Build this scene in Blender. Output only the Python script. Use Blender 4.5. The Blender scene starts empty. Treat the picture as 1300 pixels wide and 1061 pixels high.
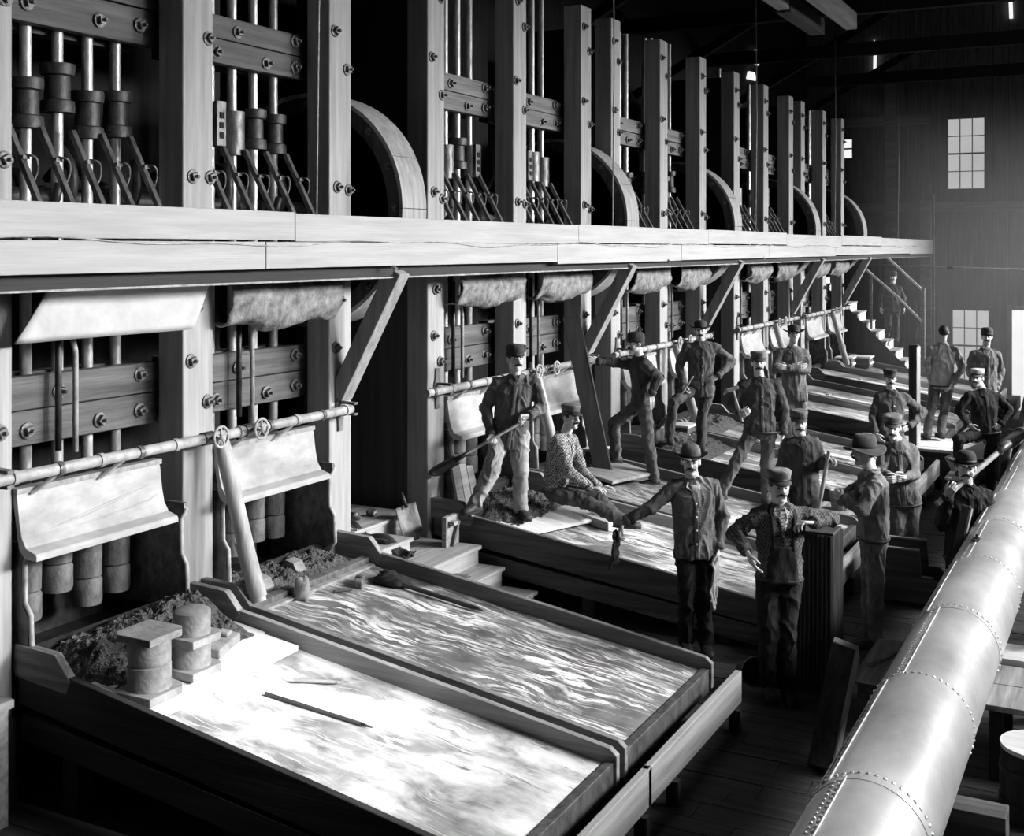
import bpy, math, random
import numpy as np
from mathutils import Vector, Matrix, noise
random.seed(7)
SC = bpy.context.scene
COL = SC.collection

# ------------------------------------------------------------------ camera, world, sun, daylight, exposure
cd = bpy.data.cameras.new('camera')
cam = bpy.data.objects.new('camera', cd); COL.objects.link(cam)
cd.sensor_fit = 'HORIZONTAL'; cd.sensor_width = 36.0
cd.lens = 36.0 * 1520 / 1300
cd.shift_y = -215.5 / 1300
cd.clip_start = 0.05; cd.clip_end = 200
cam.location = (6.158, 0.0, 3.447)
cam.rotation_euler = (math.radians(90), 0, math.radians(27.6107))
SC.camera = cam
SC.view_settings.view_transform = 'Standard'
SC.view_settings.look = 'None'
SC.view_settings.gamma = 1.0
SC.view_settings.use_curve_mapping = False
SC.view_settings.exposure = 0.0
w = bpy.data.worlds.new('world'); SC.world = w; w.use_nodes = True
bg = w.node_tree.nodes['Background']
bg.inputs['Color'].default_value = (1, 1, 1, 1); bg.inputs['Strength'].default_value = 0.35

SUN_K, SUN_E = 0.12, 0.62           # along-row shift and rise per metre travelled from the right wall
sd = bpy.data.lights.new('sun', 'SUN'); sun = bpy.data.objects.new('sun', sd); COL.objects.link(sun)
sd.energy = 6.5; sd.angle = math.radians(3.0)
sun.rotation_euler = Vector((-1, SUN_K, -SUN_E)).to_track_quat('-Z', 'Y').to_euler()
sun.location = (15, 0, 15)

def window_or_fill_light(y, z, sy, sz, watts, drop=-.34, spread=58):
    l = bpy.data.lights.new('window_or_fill_daylight', 'AREA'); o = bpy.data.objects.new('window_or_fill_daylight', l)
    COL.objects.link(o); l.shape = 'RECTANGLE'; l.size = sz; l.size_y = sy; l.energy = watts; l.spread = math.radians(spread)
    o.location = (10.7, y, z); o.rotation_euler = Vector((-1, -0.45, drop)).to_track_quat('-Z', 'Y').to_euler()
    return o
for yy, pw in ((6.0, 165), (9.5, 205), (13.5, 245), (17.5, 265), (21.5, 265), (25.5, 265), (29.5, 265), (33.5, 265), (37.0, 265)):
    window_or_fill_light(yy, 5.3, 1.5, 2.4, pw)
for yy in (8.5, 12.0, 16.0, 20.5):  # fill lamps, added to brighten the floor, pipe, bench and nearby men
    window_or_fill_light(yy, 5.6, 1.2, 1.6, 75, -.95, 70)

# ------------------------------------------------------------------ materials
MATS = {}
def _nt(name):
    m = bpy.data.materials.new(name); m.use_nodes = True
    nt = m.node_tree; b = nt.nodes['Principled BSDF']
    return m, nt, b
def g4(v): return (v, v, v, 1)
def mat(name, lo, hi, rough=.75, metal=0.0, scale=(4, 4, 4), detail=6, bump=.25, bscale=(40, 40, 40), lohi=(.3, .7), spec=.3, bdist=.01):
    if name in MATS: return MATS[name]
    m, nt, b = _nt(name); N = nt.nodes; L = nt.links
    tc = N.new('ShaderNodeTexCoord'); mp = N.new('ShaderNodeMapping'); mp.inputs['Scale'].default_value = scale
    L.new(tc.outputs['Object'], mp.inputs['Vector'])
    nz = N.new('ShaderNodeTexNoise'); nz.inputs['Scale'].default_value = 1; nz.inputs['Detail'].default_value = detail; nz.inputs['Roughness'].default_value = .6
    L.new(mp.outputs[0], nz.inputs['Vector'])
    cr = N.new('ShaderNodeValToRGB'); cr.color_ramp.elements[0].position = lohi[0]; cr.color_ramp.elements[1].position = lohi[1]
    cr.color_ramp.elements[0].color = g4(lo); cr.color_ramp.elements[1].color = g4(hi)
    L.new(nz.outputs['Fac'], cr.inputs['Fac']); L.new(cr.outputs['Color'], b.inputs['Base Color'])
    b.inputs['Roughness'].default_value = rough; b.inputs['Metallic'].default_value = metal
    b.inputs['Specular IOR Level'].default_value = spec
    if bump:
        mp2 = N.new('ShaderNodeMapping'); mp2.inputs['Scale'].default_value = bscale
        L.new(tc.outputs['Object'], mp2.inputs['Vector'])
        n2 = N.new('ShaderNodeTexNoise'); n2.inputs['Scale'].default_value = 1; n2.inputs['Detail'].default_value = 4
        L.new(mp2.outputs[0], n2.inputs['Vector'])
        bp = N.new('ShaderNodeBump'); bp.inputs['Strength'].default_value = bump; bp.inputs['Distance'].default_value = bdist
        L.new(n2.outputs['Fac'], bp.inputs['Height']); L.new(bp.outputs['Normal'], b.inputs['Normal'])
    MATS[name] = m
    return m
def wood(name, v, axis, rough=.7, var=.3, bump=.3):
    s = [16, 16, 16]; s['XYZ'.index(axis)] = .9
    bs = [70, 70, 70]; bs['XYZ'.index(axis)] = 2.5
    return mat(name, v * (1 - var), v * (1 + var), rough, 0, tuple(s), 8, bump, tuple(bs), (.33, .68))
def emit(name, v, strength):
    if name in MATS: return MATS[name]
    m, nt, b = _nt(name); N = nt.nodes; L = nt.links
    tc = N.new('ShaderNodeTexCoord'); nz = N.new('ShaderNodeTexNoise'); nz.inputs['Scale'].default_value = 1.3
    L.new(tc.outputs['Object'], nz.inputs['Vector'])
    cr = N.new('ShaderNodeValToRGB'); cr.color_ramp.elements[0].color = g4(v * .7); cr.color_ramp.elements[1].color = g4(v)
    L.new(nz.outputs['Fac'], cr.inputs['Fac'])
    b.inputs['Base Color'].default_value = g4(.5)
    L.new(cr.outputs['Color'], b.inputs['Emission Color']); b.inputs['Emission Strength'].default_value = strength
    MATS[name] = m; return m
def bed_mat(name, lo, hi, cover, rough=.45, seed=0.0):
    """table plate: pale amalgam / slime streaks running down the slope (X) on a darker plate"""
    if name in MATS: return MATS[name]
    m, nt, b = _nt(name); N = nt.nodes; L = nt.links
    tc = N.new('ShaderNodeTexCoord')
    wz = N.new('ShaderNodeTexNoise'); wz.inputs['Scale'].default_value = 1.1; wz.inputs['Detail'].default_value = 3
    L.new(tc.outputs['Object'], wz.inputs['Vector'])
    mul = N.new('ShaderNodeVectorMath'); mul.operation = 'MULTIPLY_ADD'
    mul.inputs[1].default_value = (.5, .5, .5); L.new(wz.outputs['Color'], mul.inputs[0]); L.new(tc.outputs['Object'], mul.inputs[2])
    def noise_n(scale, rot, loc, det=6, ro=.6, src=mul.outputs[0]):
        mp = N.new('ShaderNodeMapping'); mp.inputs['Scale'].default_value = scale; mp.inputs['Location'].default_value = (loc, loc * 2, 0); mp.inputs['Rotation'].default_value = (0, 0, rot)
        L.new(src, mp.inputs['Vector']); n = N.new('ShaderNodeTexNoise'); n.inputs['Scale'].default_value = 1; n.inputs['Detail'].default_value = det; n.inputs['Roughness'].default_value = ro
        L.new(mp.outputs[0], n.inputs['Vector']); return n
    def ramp(src, p0, p1, v0=0, v1=1):
        c = N.new('ShaderNodeValToRGB'); c.color_ramp.elements[0].position = p0; c.color_ramp.elements[1].position = p1
        c.color_ramp.elements[0].color = g4(v0); c.color_ramp.elements[1].color = g4(v1); L.new(src, c.inputs['Fac']); return c.outputs['Color']
    def math_n(op, a_, b_=None, val=None):
        m_ = N.new('ShaderNodeMath'); m_.operation = op; L.new(a_, m_.inputs[0])
        if b_ is not None: L.new(b_, m_.inputs[1])
        if val is not None: m_.inputs[1].default_value = val
        return m_.outputs[0]
    # broken patches of pale slime drawn out down the slope, and fine raked lines
    n1 = noise_n((3.2, 17, 3), .1, seed, 9, .68)
    patch = math_n('MULTIPLY', ramp(n1.outputs['Fac'], cover, cover + .07), ramp(noise_n((1.5, 2.6, 1), 0, seed + 3, 5).outputs['Fac'], .42, .58))
    l1 = noise_n((.55, 9, 1), .16, seed + 7, 3, .5); l2 = noise_n((.6, 7, 1), -.14, seed + 11, 3, .5)
    ln = [ramp(math_n('ABSOLUTE', math_n('SUBTRACT', l_.outputs['Fac'], None, .5)), .006, .02, 1, 0) for l_ in (l1, l2)]
    lines = math_n('MULTIPLY', math_n('MAXIMUM', ln[0], ln[1]), ramp(noise_n((2, 3, 1), 0, seed + 5, 5).outputs['Fac'], .43, .62))
    mm = N.new('ShaderNodeMath'); mm.operation = 'MAXIMUM'; L.new(patch, mm.inputs[0]); L.new(lines, mm.inputs[1])
    n3 = N.new('ShaderNodeTexNoise'); n3.inputs['Scale'].default_value = 5; n3.inputs['Detail'].default_value = 8
    L.new(tc.outputs['Object'], n3.inputs['Vector'])
    c3 = N.new('ShaderNodeValToRGB'); c3.color_ramp.elements[0].color = g4(lo * .55); c3.color_ramp.elements[1].color = g4(lo * 1.5)
    c3.color_ramp.elements[0].position = .3; c3.color_ramp.elements[1].position = .7
    L.new(n3.outputs['Fac'], c3.inputs['Fac'])
    mx = N.new('ShaderNodeMix'); mx.data_type = 'RGBA'; mx.inputs[7].default_value = g4(hi)
    L.new(mm.outputs[0], mx.inputs[0]); L.new(c3.outputs['Color'], mx.inputs[6]); L.new(mx.outputs[2], b.inputs['Base Color'])
    b.inputs['Roughness'].default_value = rough; b.inputs['Specular IOR Level'].default_value = .4
    bp = N.new('ShaderNodeBump'); bp.inputs['Strength'].default_value = .35; bp.inputs['Distance'].default_value = .01
    L.new(n1.outputs['Fac'], bp.inputs['Height']); L.new(bp.outputs['Normal'], b.inputs['Normal'])
    MATS[name] = m; return m
def check_mat(name, lo, hi, sc=38):
    if name in MATS: return MATS[name]
    m, nt, b = _nt(name); N = nt.nodes; L = nt.links
    tc = N.new('ShaderNodeTexCoord'); ck = N.new('ShaderNodeTexChecker'); ck.inputs['Scale'].default_value = sc
    ck.inputs['Color1'].default_value = g4(lo); ck.inputs['Color2'].default_value = g4(hi)
    mp = N.new('ShaderNodeMapping'); mp.inputs['Rotation'].default_value = (.3, .2, .5)
    L.new(tc.outputs['Object'], mp.inputs['Vector']); L.new(mp.outputs[0], ck.inputs['Vector'])
    L.new(ck.outputs['Color'], b.inputs['Base Color']); b.inputs['Roughness'].default_value = .9
    nz = N.new('ShaderNodeTexNoise'); nz.inputs['Scale'].default_value = 14; L.new(tc.outputs['Object'], nz.inputs['Vector'])
    bp = N.new('ShaderNodeBump'); bp.inputs['Strength'].default_value = .5; bp.inputs['Distance'].default_value = .02
    L.new(nz.outputs['Fac'], bp.inputs['Height']); L.new(bp.outputs['Normal'], b.inputs['Normal'])
    MATS[name] = m; return m
def cloth(v, name=None):
    return mat(name or 'cloth_%03d' % int(v * 1000), v * .55, v * 1.5, .92, 0, (7, 7, 5), 7, .55, (16, 16, 9), (.3, .72), .15, .03)

POST = wood('pale_post_wood', .3, 'Z', .75, .22)
FASC = wood('pale_fascia_wood', .33, 'Y', .75, .12)
BRACE = wood('brace_wood', .25, 'Z')
STEPW = wood('step_wood', .3, 'Y', .8, .3)
GUIDE = wood('guide_wood', .085, 'Y', .7, .45, .5)
GUIDEU = wood('oily_guide_wood', .07, 'Y', .6, .5, .5)
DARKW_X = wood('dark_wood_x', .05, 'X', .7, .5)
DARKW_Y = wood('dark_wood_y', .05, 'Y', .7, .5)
DARKW_Z = wood('dark_wood_z', .04, 'Z', .8, .5)
BLACKW = wood('shade_black_wood', .012, 'Z', .9, .5)  # near black: darkness of the unlit roof and walls put into the colour
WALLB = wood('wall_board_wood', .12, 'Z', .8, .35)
FLOORP = wood('floor_plank_wood', .06, 'X', .65, .5, .5)
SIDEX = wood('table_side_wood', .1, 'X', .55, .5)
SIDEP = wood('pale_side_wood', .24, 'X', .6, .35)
LIPW = wood('pale_lip_wood', .3, 'Y', .7, .3)
HEADB = wood('head_block_wood', .22, 'X', .7, .5)
BOLTM = mat('bolt_iron', .04, .2, .5, .4, (30, 30, 30), 5, .3)
IRON = mat('dark_iron', .02, .07, .5, .6, (9, 9, 9), 6, .3)
IRONM = mat('worn_iron', .05, .2, .45, .5, (14, 14, 8), 6, .4)
TAPM = mat('grimy_tappet_iron', .02, .075, .5, .45, (14, 14, 9), 7, .4)
STEEL = mat('bright_steel', .25, .6, .38, .45, (20, 20, 5), 5, .15)
BOSS = mat('cast_boss_iron', .05, .2, .6, .2, (10, 10, 6), 7, .5)
DIEM = mat('dusty_die_iron', .13, .3, .8, .0, (9, 9, 9), 8, .5, lohi=(.3, .7))
PIPEW = mat('whitewashed_pipe', .18, .42, .6, .1, (10, 10, 10), 6, .3)
SPLASH = mat('pale_splash_sheet', .2, .42, .6, .0, (2.5, 2.5, 5), 7, .25, (9, 9, 18))
CANV = mat('white_canvas', .42, .55, .85, 0, (3, 3, 3), 5, .3, (14, 14, 14))
CANVG = mat('dirty_canvas', .06, .3, .9, 0, (9, 9, 9), 9, .8, (14, 14, 14), bdist=.03)
FLUME = mat('riveted_sheet_steel', .45, .85, .33, .6, (2.5, 1.6, 2.5), 6, .35, (4, 2.2, 4), bdist=.02)
MUD = mat('damp_ore_pulp', .02, .12, .8, 0, (22, 22, 22), 9, 1.0, (60, 60, 60), bdist=.03)
RIM = wood('wheel_rim_wood', .26, 'Z', .55, .3)
WHEELD = wood('wheel_side_wood', .05, 'Z', .7, .4)
LAST = wood('handle_wood', .34, 'Z', .6, .3)
LEATH = mat('boot_leather', .015, .05, .6, 0, (20, 20, 20), 5, .4)
SKIN = mat('skin', .42, .56, .55, 0, (18, 18, 18), 4, .15, spec=.35)
HANDS = mat('grimy_skin', .16, .34, .6, 0, (24, 24, 24), 5, .2)
HAIRM = mat('dark_hair', .008, .03, .6, 0, (60, 60, 20), 3, .6, (120, 120, 30))
EYEW = mat('eyeball', .4, .5, .3, 0, bump=0)
EYED = mat('iris_dark', .01, .015, .3, 0, bump=0)
FELT = mat('dark_felt', .02, .05, .9, 0, (12, 12, 12), 4, .3)
BTN = mat('pale_button', .5, .6, .5, 0, bump=0)
DAY = emit('daylight_pane', 1.0, 1.1)
DAYD = emit('dusty_daylight_pane', .9, .6)
BED_W = bed_mat('bed_white_slime', .24, .7, .36, .55, 1.3)
BED_S = bed_mat('bed_streaked', .15, .8, .49, .42, 4.1)
BED_D = bed_mat('bed_streaked_pale', .12, .65, .45, .4, 8.7)

# ------------------------------------------------------------------ mesh building
class G:
    def __init__(s): s.v = []; s.f = []
    def add(s, vs, fs):
        n = len(s.v); s.v += [tuple(p) for p in vs]; s.f += [tuple(i + n for i in q) for q in fs]
    def box(s, a, b):
        x0, y0, z0 = a; x1, y1, z1 = b
        s.add([(x0, y0, z0), (x1, y0, z0), (x1, y1, z0), (x0, y1, z0), (x0, y0, z1), (x1, y0, z1), (x1, y1, z1), (x0, y1, z1)],
              [(0, 3, 2, 1), (4, 5, 6, 7), (0, 1, 5, 4), (1, 2, 6, 5), (2, 3, 7, 6), (3, 0, 4, 7)])
    def beam(s, p0, p1, wd, ht, up=(0, 0, 1), up_shift=0):
        p0 = Vector(p0); p1 = Vector(p1); d = (p1 - p0).normalized(); u = Vector(up)
        r = d.cross(u).normalized(); u = r.cross(d).normalized()
        vs = []
        for p in (p0, p1):
            for a, b in ((-1, -1), (1, -1), (1, 1), (-1, 1)): vs.append(p + r * (a * wd / 2) + u * (b * ht / 2 + up_shift))
        s.add(vs, [(0, 1, 2, 3), (7, 6, 5, 4), (0, 4, 5, 1), (1, 5, 6, 2), (2, 6, 7, 3), (3, 7, 4, 0)])
    def tube(s, pts, r, n=10, cap=True):
        pts = [Vector(p) for p in pts]; rs = r if isinstance(r, (list, tuple)) else [r] * len(pts)
        vs = []; fs = []; prev = None
        for i, p in enumerate(pts):
            d = (pts[min(i + 1, len(pts) - 1)] - pts[max(i - 1, 0)]).normalized()
            if prev is None:
                a = Vector((0, 0, 1)) if abs(d.z) < .9 else Vector((1, 0, 0)); u = d.cross(a).normalized()
            else:
                u = (prev - d * prev.dot(d)).normalized()
            prev = u; w_ = d.cross(u)
            for k in range(n):
                t = 2 * math.pi * k / n; vs.append(p + (u * math.cos(t) + w_ * math.sin(t)) * rs[i])
        for i in range(len(pts) - 1):
            for k in range(n):
                k2 = (k + 1) % n; fs.append((i * n + k, i * n + k2, (i + 1) * n + k2, (i + 1) * n + k))
        if cap:
            fs.append(tuple(range(n - 1, -1, -1))); fs.append(tuple((len(pts) - 1) * n + k for k in range(n)))
        s.add(vs, fs)
    def lathe(s, prof, c, axis=(0, 0, 1), n=18):
        """prof: (radius, height along axis) list"""
        c = Vector(c); ax = Vector(axis).normalized(); a = Vector((1, 0, 0)) if abs(ax.x) < .9 else Vector((0, 1, 0))
        u = ax.cross(a).normalized(); w_ = ax.cross(u); vs = []; fs = []
        for r, h in prof:
            for k in range(n):
                t = 2 * math.pi * k / n; vs.append(c + ax * h + (u * math.cos(t) + w_ * math.sin(t)) * r)
        for i in range(len(prof) - 1):
            for k in range(n):
                k2 = (k + 1) % n; fs.append((i * n + k, i * n + k2, (i + 1) * n + k2, (i + 1) * n + k))
        if prof[0][0] > 1e-4: fs.append(tuple(range(n - 1, -1, -1)))
        if prof[-1][0] > 1e-4: fs.append(tuple((len(prof) - 1) * n + k for k in range(n)))
        s.add(vs, fs)
    def prism(s, poly, axis, a, b):
        """poly in the two other axes (cyclic order), extruded along axis from a to b"""
        def mk(p, t):
            if axis == 'Y': return (p[0], t, p[1])
            if axis == 'X': return (t, p[0], p[1])
            return (p[0], p[1], t)
        n = len(poly); vs = [mk(p, a) for p in poly] + [mk(p, b) for p in poly]
        fs = [tuple(range(n)), tuple(range(2 * n - 1, n - 1, -1))] + [(i, i + n, (i + 1) % n + n, (i + 1) % n) for i in range(n)]
        s.add(vs, fs)
    def capsule(s, a, b, ra, rb, n=12, m=4):
        a = Vector(a); b = Vector(b); d = b - a
        d = d.normalized() if d.length > 1e-6 else Vector((0, 0, 1))
        q = Vector((0, 0, 1)) if abs(d.z) < .9 else Vector((1, 0, 0)); u = d.cross(q).normalized(); w_ = d.cross(u)
        rings = []
        for i in range(1, m + 1): t = math.pi / 2 * i / m; rings.append((a, -math.cos(t) * ra, math.sin(t) * ra))
        for i in range(0, m): t = math.pi / 2 * i / m; rings.append((b, math.sin(t) * rb, math.cos(t) * rb))
        vs = [a - d * ra]; fs = []
        for c, h, r in rings:
            for k in range(n):
                t = 2 * math.pi * k / n; vs.append(c + d * h + (u * math.cos(t) + w_ * math.sin(t)) * r)
        vs.append(b + d * rb); R = len(rings)
        for k in range(n): fs.append((0, 1 + (k + 1) % n, 1 + k))
        for i in range(R - 1):
            for k in range(n):
                k2 = (k + 1) % n; fs.append((1 + i * n + k, 1 + i * n + k2, 1 + (i + 1) * n + k2, 1 + (i + 1) * n + k))
        e = len(vs) - 1
        for k in range(n): fs.append((e, 1 + (R - 1) * n + k, 1 + (R - 1) * n + (k + 1) % n))
        s.add(vs, fs)
    def ell(s, c, ax, ay, az, n=14, m=9):
        c = Vector(c); ax = Vector(ax); ay = Vector(ay); az = Vector(az); vs = [c - az]; fs = []
        for i in range(1, m):
            t = math.pi * i / m - math.pi / 2
            for k in range(n):
                p = 2 * math.pi * k / n; vs.append(c + az * math.sin(t) + (ax * math.cos(p) + ay * math.sin(p)) * math.cos(t))
        vs.append(c + az); e = len(vs) - 1
        for k in range(n): fs.append((0, 1 + (k + 1) % n, 1 + k)); fs.append((e, 1 + (m - 2) * n + k, 1 + (m - 2) * n + (k + 1) % n))
        for i in range(m - 2):
            for k in range(n):
                k2 = (k + 1) % n; fs.append((1 + i * n + k, 1 + i * n + k2, 1 + (i + 1) * n + k2, 1 + (i + 1) * n + k))
        s.add(vs, fs)
    def loft(s, secs, n=20, pw=2.3):
        vs = []; fs = []
        for c, ax, ay in secs:
            c = Vector(c)
            for k in range(n):
                t = 2 * math.pi * k / n; cx, cy = math.cos(t), math.sin(t)
                vs.append(c + Vector(ax) * (math.copysign(abs(cx) ** (2 / pw), cx)) + Vector(ay) * (math.copysign(abs(cy) ** (2 / pw), cy)))
        for i in range(len(secs) - 1):
            for k in range(n):
                k2 = (k + 1) % n; fs.append((i * n + k, i * n + k2, (i + 1) * n + k2, (i + 1) * n + k))
        fs.append(tuple(range(n - 1, -1, -1))); fs.append(tuple((len(secs) - 1) * n + k for k in range(n)))
        s.add(vs, fs)
    def grid(s, fn, nu, nv):
        vs = [fn(i / (nu - 1), j / (nv - 1)) for j in range(nv) for i in range(nu)]
        s.add(vs, [(j * nu + i, j * nu + i + 1, (j + 1) * nu + i + 1, (j + 1) * nu + i) for j in range(nv - 1) for i in range(nu - 1)])

def props(o, label=None, cat=None, group=None, kind=None):
    if label: o['label'] = label
    if cat: o['category'] = cat
    if group: o['group'] = group
    if kind: o['kind'] = kind
    return o
def wloc(o):
    p = Vector((0, 0, 0))
    while o is not None: p += o.location; o = o.parent
    return p
def me_of(g, name, m, off=(0, 0, 0), smooth=False, fix=True):
    me = bpy.data.meshes.new(name); ox, oy, oz = off
    me.from_pydata([(x - ox, y - oy, z - oz) for x, y, z in g.v], [], g.f)
    if fix:
        import bmesh
        bm = bmesh.new(); bm.from_mesh(me); bmesh.ops.recalc_face_normals(bm, faces=bm.faces); bm.to_mesh(me); bm.free()
    if smooth: me.polygons.foreach_set('use_smooth', [True] * len(me.polygons))
    me.materials.append(m); me.update()
    return me
def obj(name, g, m, parent=None, bevel=0, smooth=False, origin=None, auto=False):
    off = wloc(parent) if parent is not None else (Vector(origin) if origin else Vector((0, 0, 0)))
    o = bpy.data.objects.new(name, me_of(g, name, m, off, smooth))
    COL.objects.link(o)
    if parent is not None: o.parent = parent
    elif origin: o.location = origin
    if bevel:
        b = o.modifiers.new('bevel', 'BEVEL'); b.width = bevel; b.segments = 2; b.limit_method = 'ANGLE'
    if auto: o.modifiers.new('es', 'EDGE_SPLIT').split_angle = math.radians(40)
    return o
def inst(name, me, parent, loc, rot=None, scale=None):
    o = bpy.data.objects.new(name, me); COL.objects.link(o); o.parent = parent
    o.location = Vector(loc) - (wloc(parent) if parent is not None else Vector((0, 0, 0)))
    if rot: o.rotation_euler = rot
    if scale: o.scale = scale
    return o
def thing(name, label, cat, loc, group=None):
    o = bpy.data.objects.new(name, None); o.empty_display_size = .1; COL.objects.link(o); o.location = loc
    return props(o, label, cat, group)
def bx(a, b): g = G(); g.box(a, b); return g
def bm_(p0, p1, wd, ht, up=(0, 0, 1)): g = G(); g.beam(p0, p1, wd, ht, up); return g
def tb(pts, r, n=10): g = G(); g.tube(pts, r, n); return g
def cp(root, loc, label=None, group=None):
    def rec(o, par):
        c = o.copy(); COL.objects.link(c); c.parent = par
        for ch in list(o.children): rec(ch, c)
        return c
    r = rec(root, None); r.location = loc
    if label: r['label'] = label
    if group: r['group'] = group
    return r
def words(n): return ['first', 'second', 'third', 'fourth', 'fifth', 'sixth', 'seventh', 'eighth', 'ninth', 'tenth'][n]
# ------------------------------------------------------------------ the building
PY = [4.80, 6.61, 8.39, 9.995, 11.81, 13.63, 14.60, 16.42, 18.20, 20.016, 21.85, 23.68, 24.63, 26.55, 28.40]
PW = .32
g = G(); g.box((-3.2, -4, -.3), (3.7, 30.6, -.03)); g.box((3.7, -4, -.3), (11.2, 26, -.03)); g.box((-3.2, 26, -1.6), (11.2, 38.6, -1.3))
floor = props(obj('floor', g, wood('floor_base_wood', .03, 'X')), kind='structure')
y = 4.0
while y < 26:
    wd = random.uniform(.17, .23)
    xm = 3.9 + random.uniform(-.4, .4)
    for x0, x1 in ((-.2, xm - .003), (xm + .003, 8.6)):
        obj('floor_plank', bx((x0, y + .004, -.03), (x1, y + wd - .004, random.uniform(-.006, 0))), FLOORP, floor)
    y += wd
# far wall of vertical boards, girts and posts
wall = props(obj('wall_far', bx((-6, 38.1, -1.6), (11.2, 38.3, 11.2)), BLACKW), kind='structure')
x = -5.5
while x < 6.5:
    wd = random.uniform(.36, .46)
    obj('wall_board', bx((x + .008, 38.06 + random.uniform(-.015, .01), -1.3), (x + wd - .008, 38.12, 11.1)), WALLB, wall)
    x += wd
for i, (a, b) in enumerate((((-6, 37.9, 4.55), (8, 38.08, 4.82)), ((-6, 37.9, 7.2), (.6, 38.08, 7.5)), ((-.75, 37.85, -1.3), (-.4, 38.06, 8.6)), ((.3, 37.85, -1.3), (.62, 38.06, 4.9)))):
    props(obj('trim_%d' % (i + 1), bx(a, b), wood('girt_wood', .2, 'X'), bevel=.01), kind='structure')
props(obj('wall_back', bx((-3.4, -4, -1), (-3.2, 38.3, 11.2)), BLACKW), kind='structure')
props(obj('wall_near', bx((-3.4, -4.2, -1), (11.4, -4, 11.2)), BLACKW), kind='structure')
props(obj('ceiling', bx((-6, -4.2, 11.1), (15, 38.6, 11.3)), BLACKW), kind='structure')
# right wall with the openings that let the sun onto the tables
WX = 11.0
def opening(px, py, pz, wy, hz):
    dx = WX - px
    return (py - SUN_K * dx - wy / 2, py - SUN_K * dx + wy / 2, pz + SUN_E * dx - hz / 2, pz + SUN_E * dx + hz / 2)
OPEN = sorted([opening(1.5, 6.0, .6, 1.4, 1.3), opening(1.9, 11.2, .6, 1.1, 1.0), opening(2.5, 12.95, .5, .9, .9),
        opening(2.4, 17.3, .5, 1.5, 1.0), opening(2.4, 21.3, .5, 2.6, 1.1), opening(2.3, 25.6, .6, 2.8, 1.1), opening(3.3, 19.6, .45, 1.0, .8)])
g = G(); yc = -4.2; HI = 11.2
merged = []
for o_ in OPEN:
    a = max(o_[0], yc)
    if a > yc: g.box((WX, yc, -1.6), (WX + .12, a, HI))
    g.box((WX, a, -1.6), (WX + .12, o_[1], o_[2])); g.box((WX, a, o_[3]), (WX + .12, o_[1], HI)); yc = o_[1]
g.box((WX, yc, -1.6), (WX + .12, 38.6, HI))
props(obj('wall_right', g, wood('right_wall_wood', .12, 'Z')), kind='structure')

def window(n, x0, x1, z0, z1, cols, rows, m, y=38.02):
    wn = props(obj('window_%d' % n, bx((x0 - .02, y + .02, z0 - .02), (x1 + .02, y + .06, z1 + .02)), BLACKW), kind='structure')
    wx = (x1 - x0) / cols; wz = (z1 - z0) / rows
    for i in range(cols):
        for j in range(rows):
            obj('pane', bx((x0 + i * wx + .012, y - .005, z0 + j * wz + .012), (x0 + (i + 1) * wx - .012, y + .018, z0 + (j + 1) * wz - .012)), m, wn)
    fr = G()
    for i in range(cols + 1): fr.box((x0 + i * wx - .014, y - .03, z0 - .03), (x0 + i * wx + .014, y + .02, z1 + .03))
    for j in range(rows + 1):
        t = .04 if j == rows // 2 else .014
        fr.box((x0 - .03, y - .032, z0 + j * wz - t / 2 - .006), (x1 + .03, y + .02, z0 + j * wz + t / 2 + .006))
    obj('window_frame', fr, wood('window_frame_wood', .2, 'Z'), wn)
    return wn
window(1, 1.08, 2.12, 5.22, 7.33, 3, 4, DAYD)
window(2, 1.21, 2.24, -.53, 1.6, 3, 4, DAYD)
window(3, -2.02, -1.74, 6.25, 6.85, 1, 2, DAY)
dr = props(obj('door_1', bx((2.86, 38.03, -1.3), (4.6, 38.07, 1.64)), DAY), kind='structure')
g = G(); g.box((2.74, 37.95, -1.3), (2.87, 38.08, 1.76)); g.box((4.59, 37.95, -1.3), (4.72, 38.08, 1.76)); g.box((2.74, 37.95, 1.63), (4.72, 38.08, 1.76))
obj('door_frame', g, wood('window_frame_wood', .2, 'Z'), dr)
for i, (q, ax_) in enumerate((([(31.6, 8.42), (32.15, 8.5), (32.15, 8.85), (31.9, 8.8)], 'X'), ([(32.25, 8.5), (32.5, 8.5), (32.5, 8.9), (32.25, 8.9)], 'X'), ([(31.45, 8.0), (32.3, 8.05), (32.1, 8.25), (31.6, 8.22)], 'X'), ([(-1.1, 8.9), (-1.02, 8.8), (-1.0, 9.7), (-1.08, 9.9)], 'Y'), ([(2.8, 10.2), (2.9, 10.2), (2.88, 10.8), (2.78, 10.8)], 'Y'))):
    g = G(); g.prism(q, ax_, *((-3.19, -3.13) if ax_ == 'X' else (37.95, 38.03)))
    props(obj('window_%d' % (4 + i), g, DAY), kind='structure')
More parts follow.
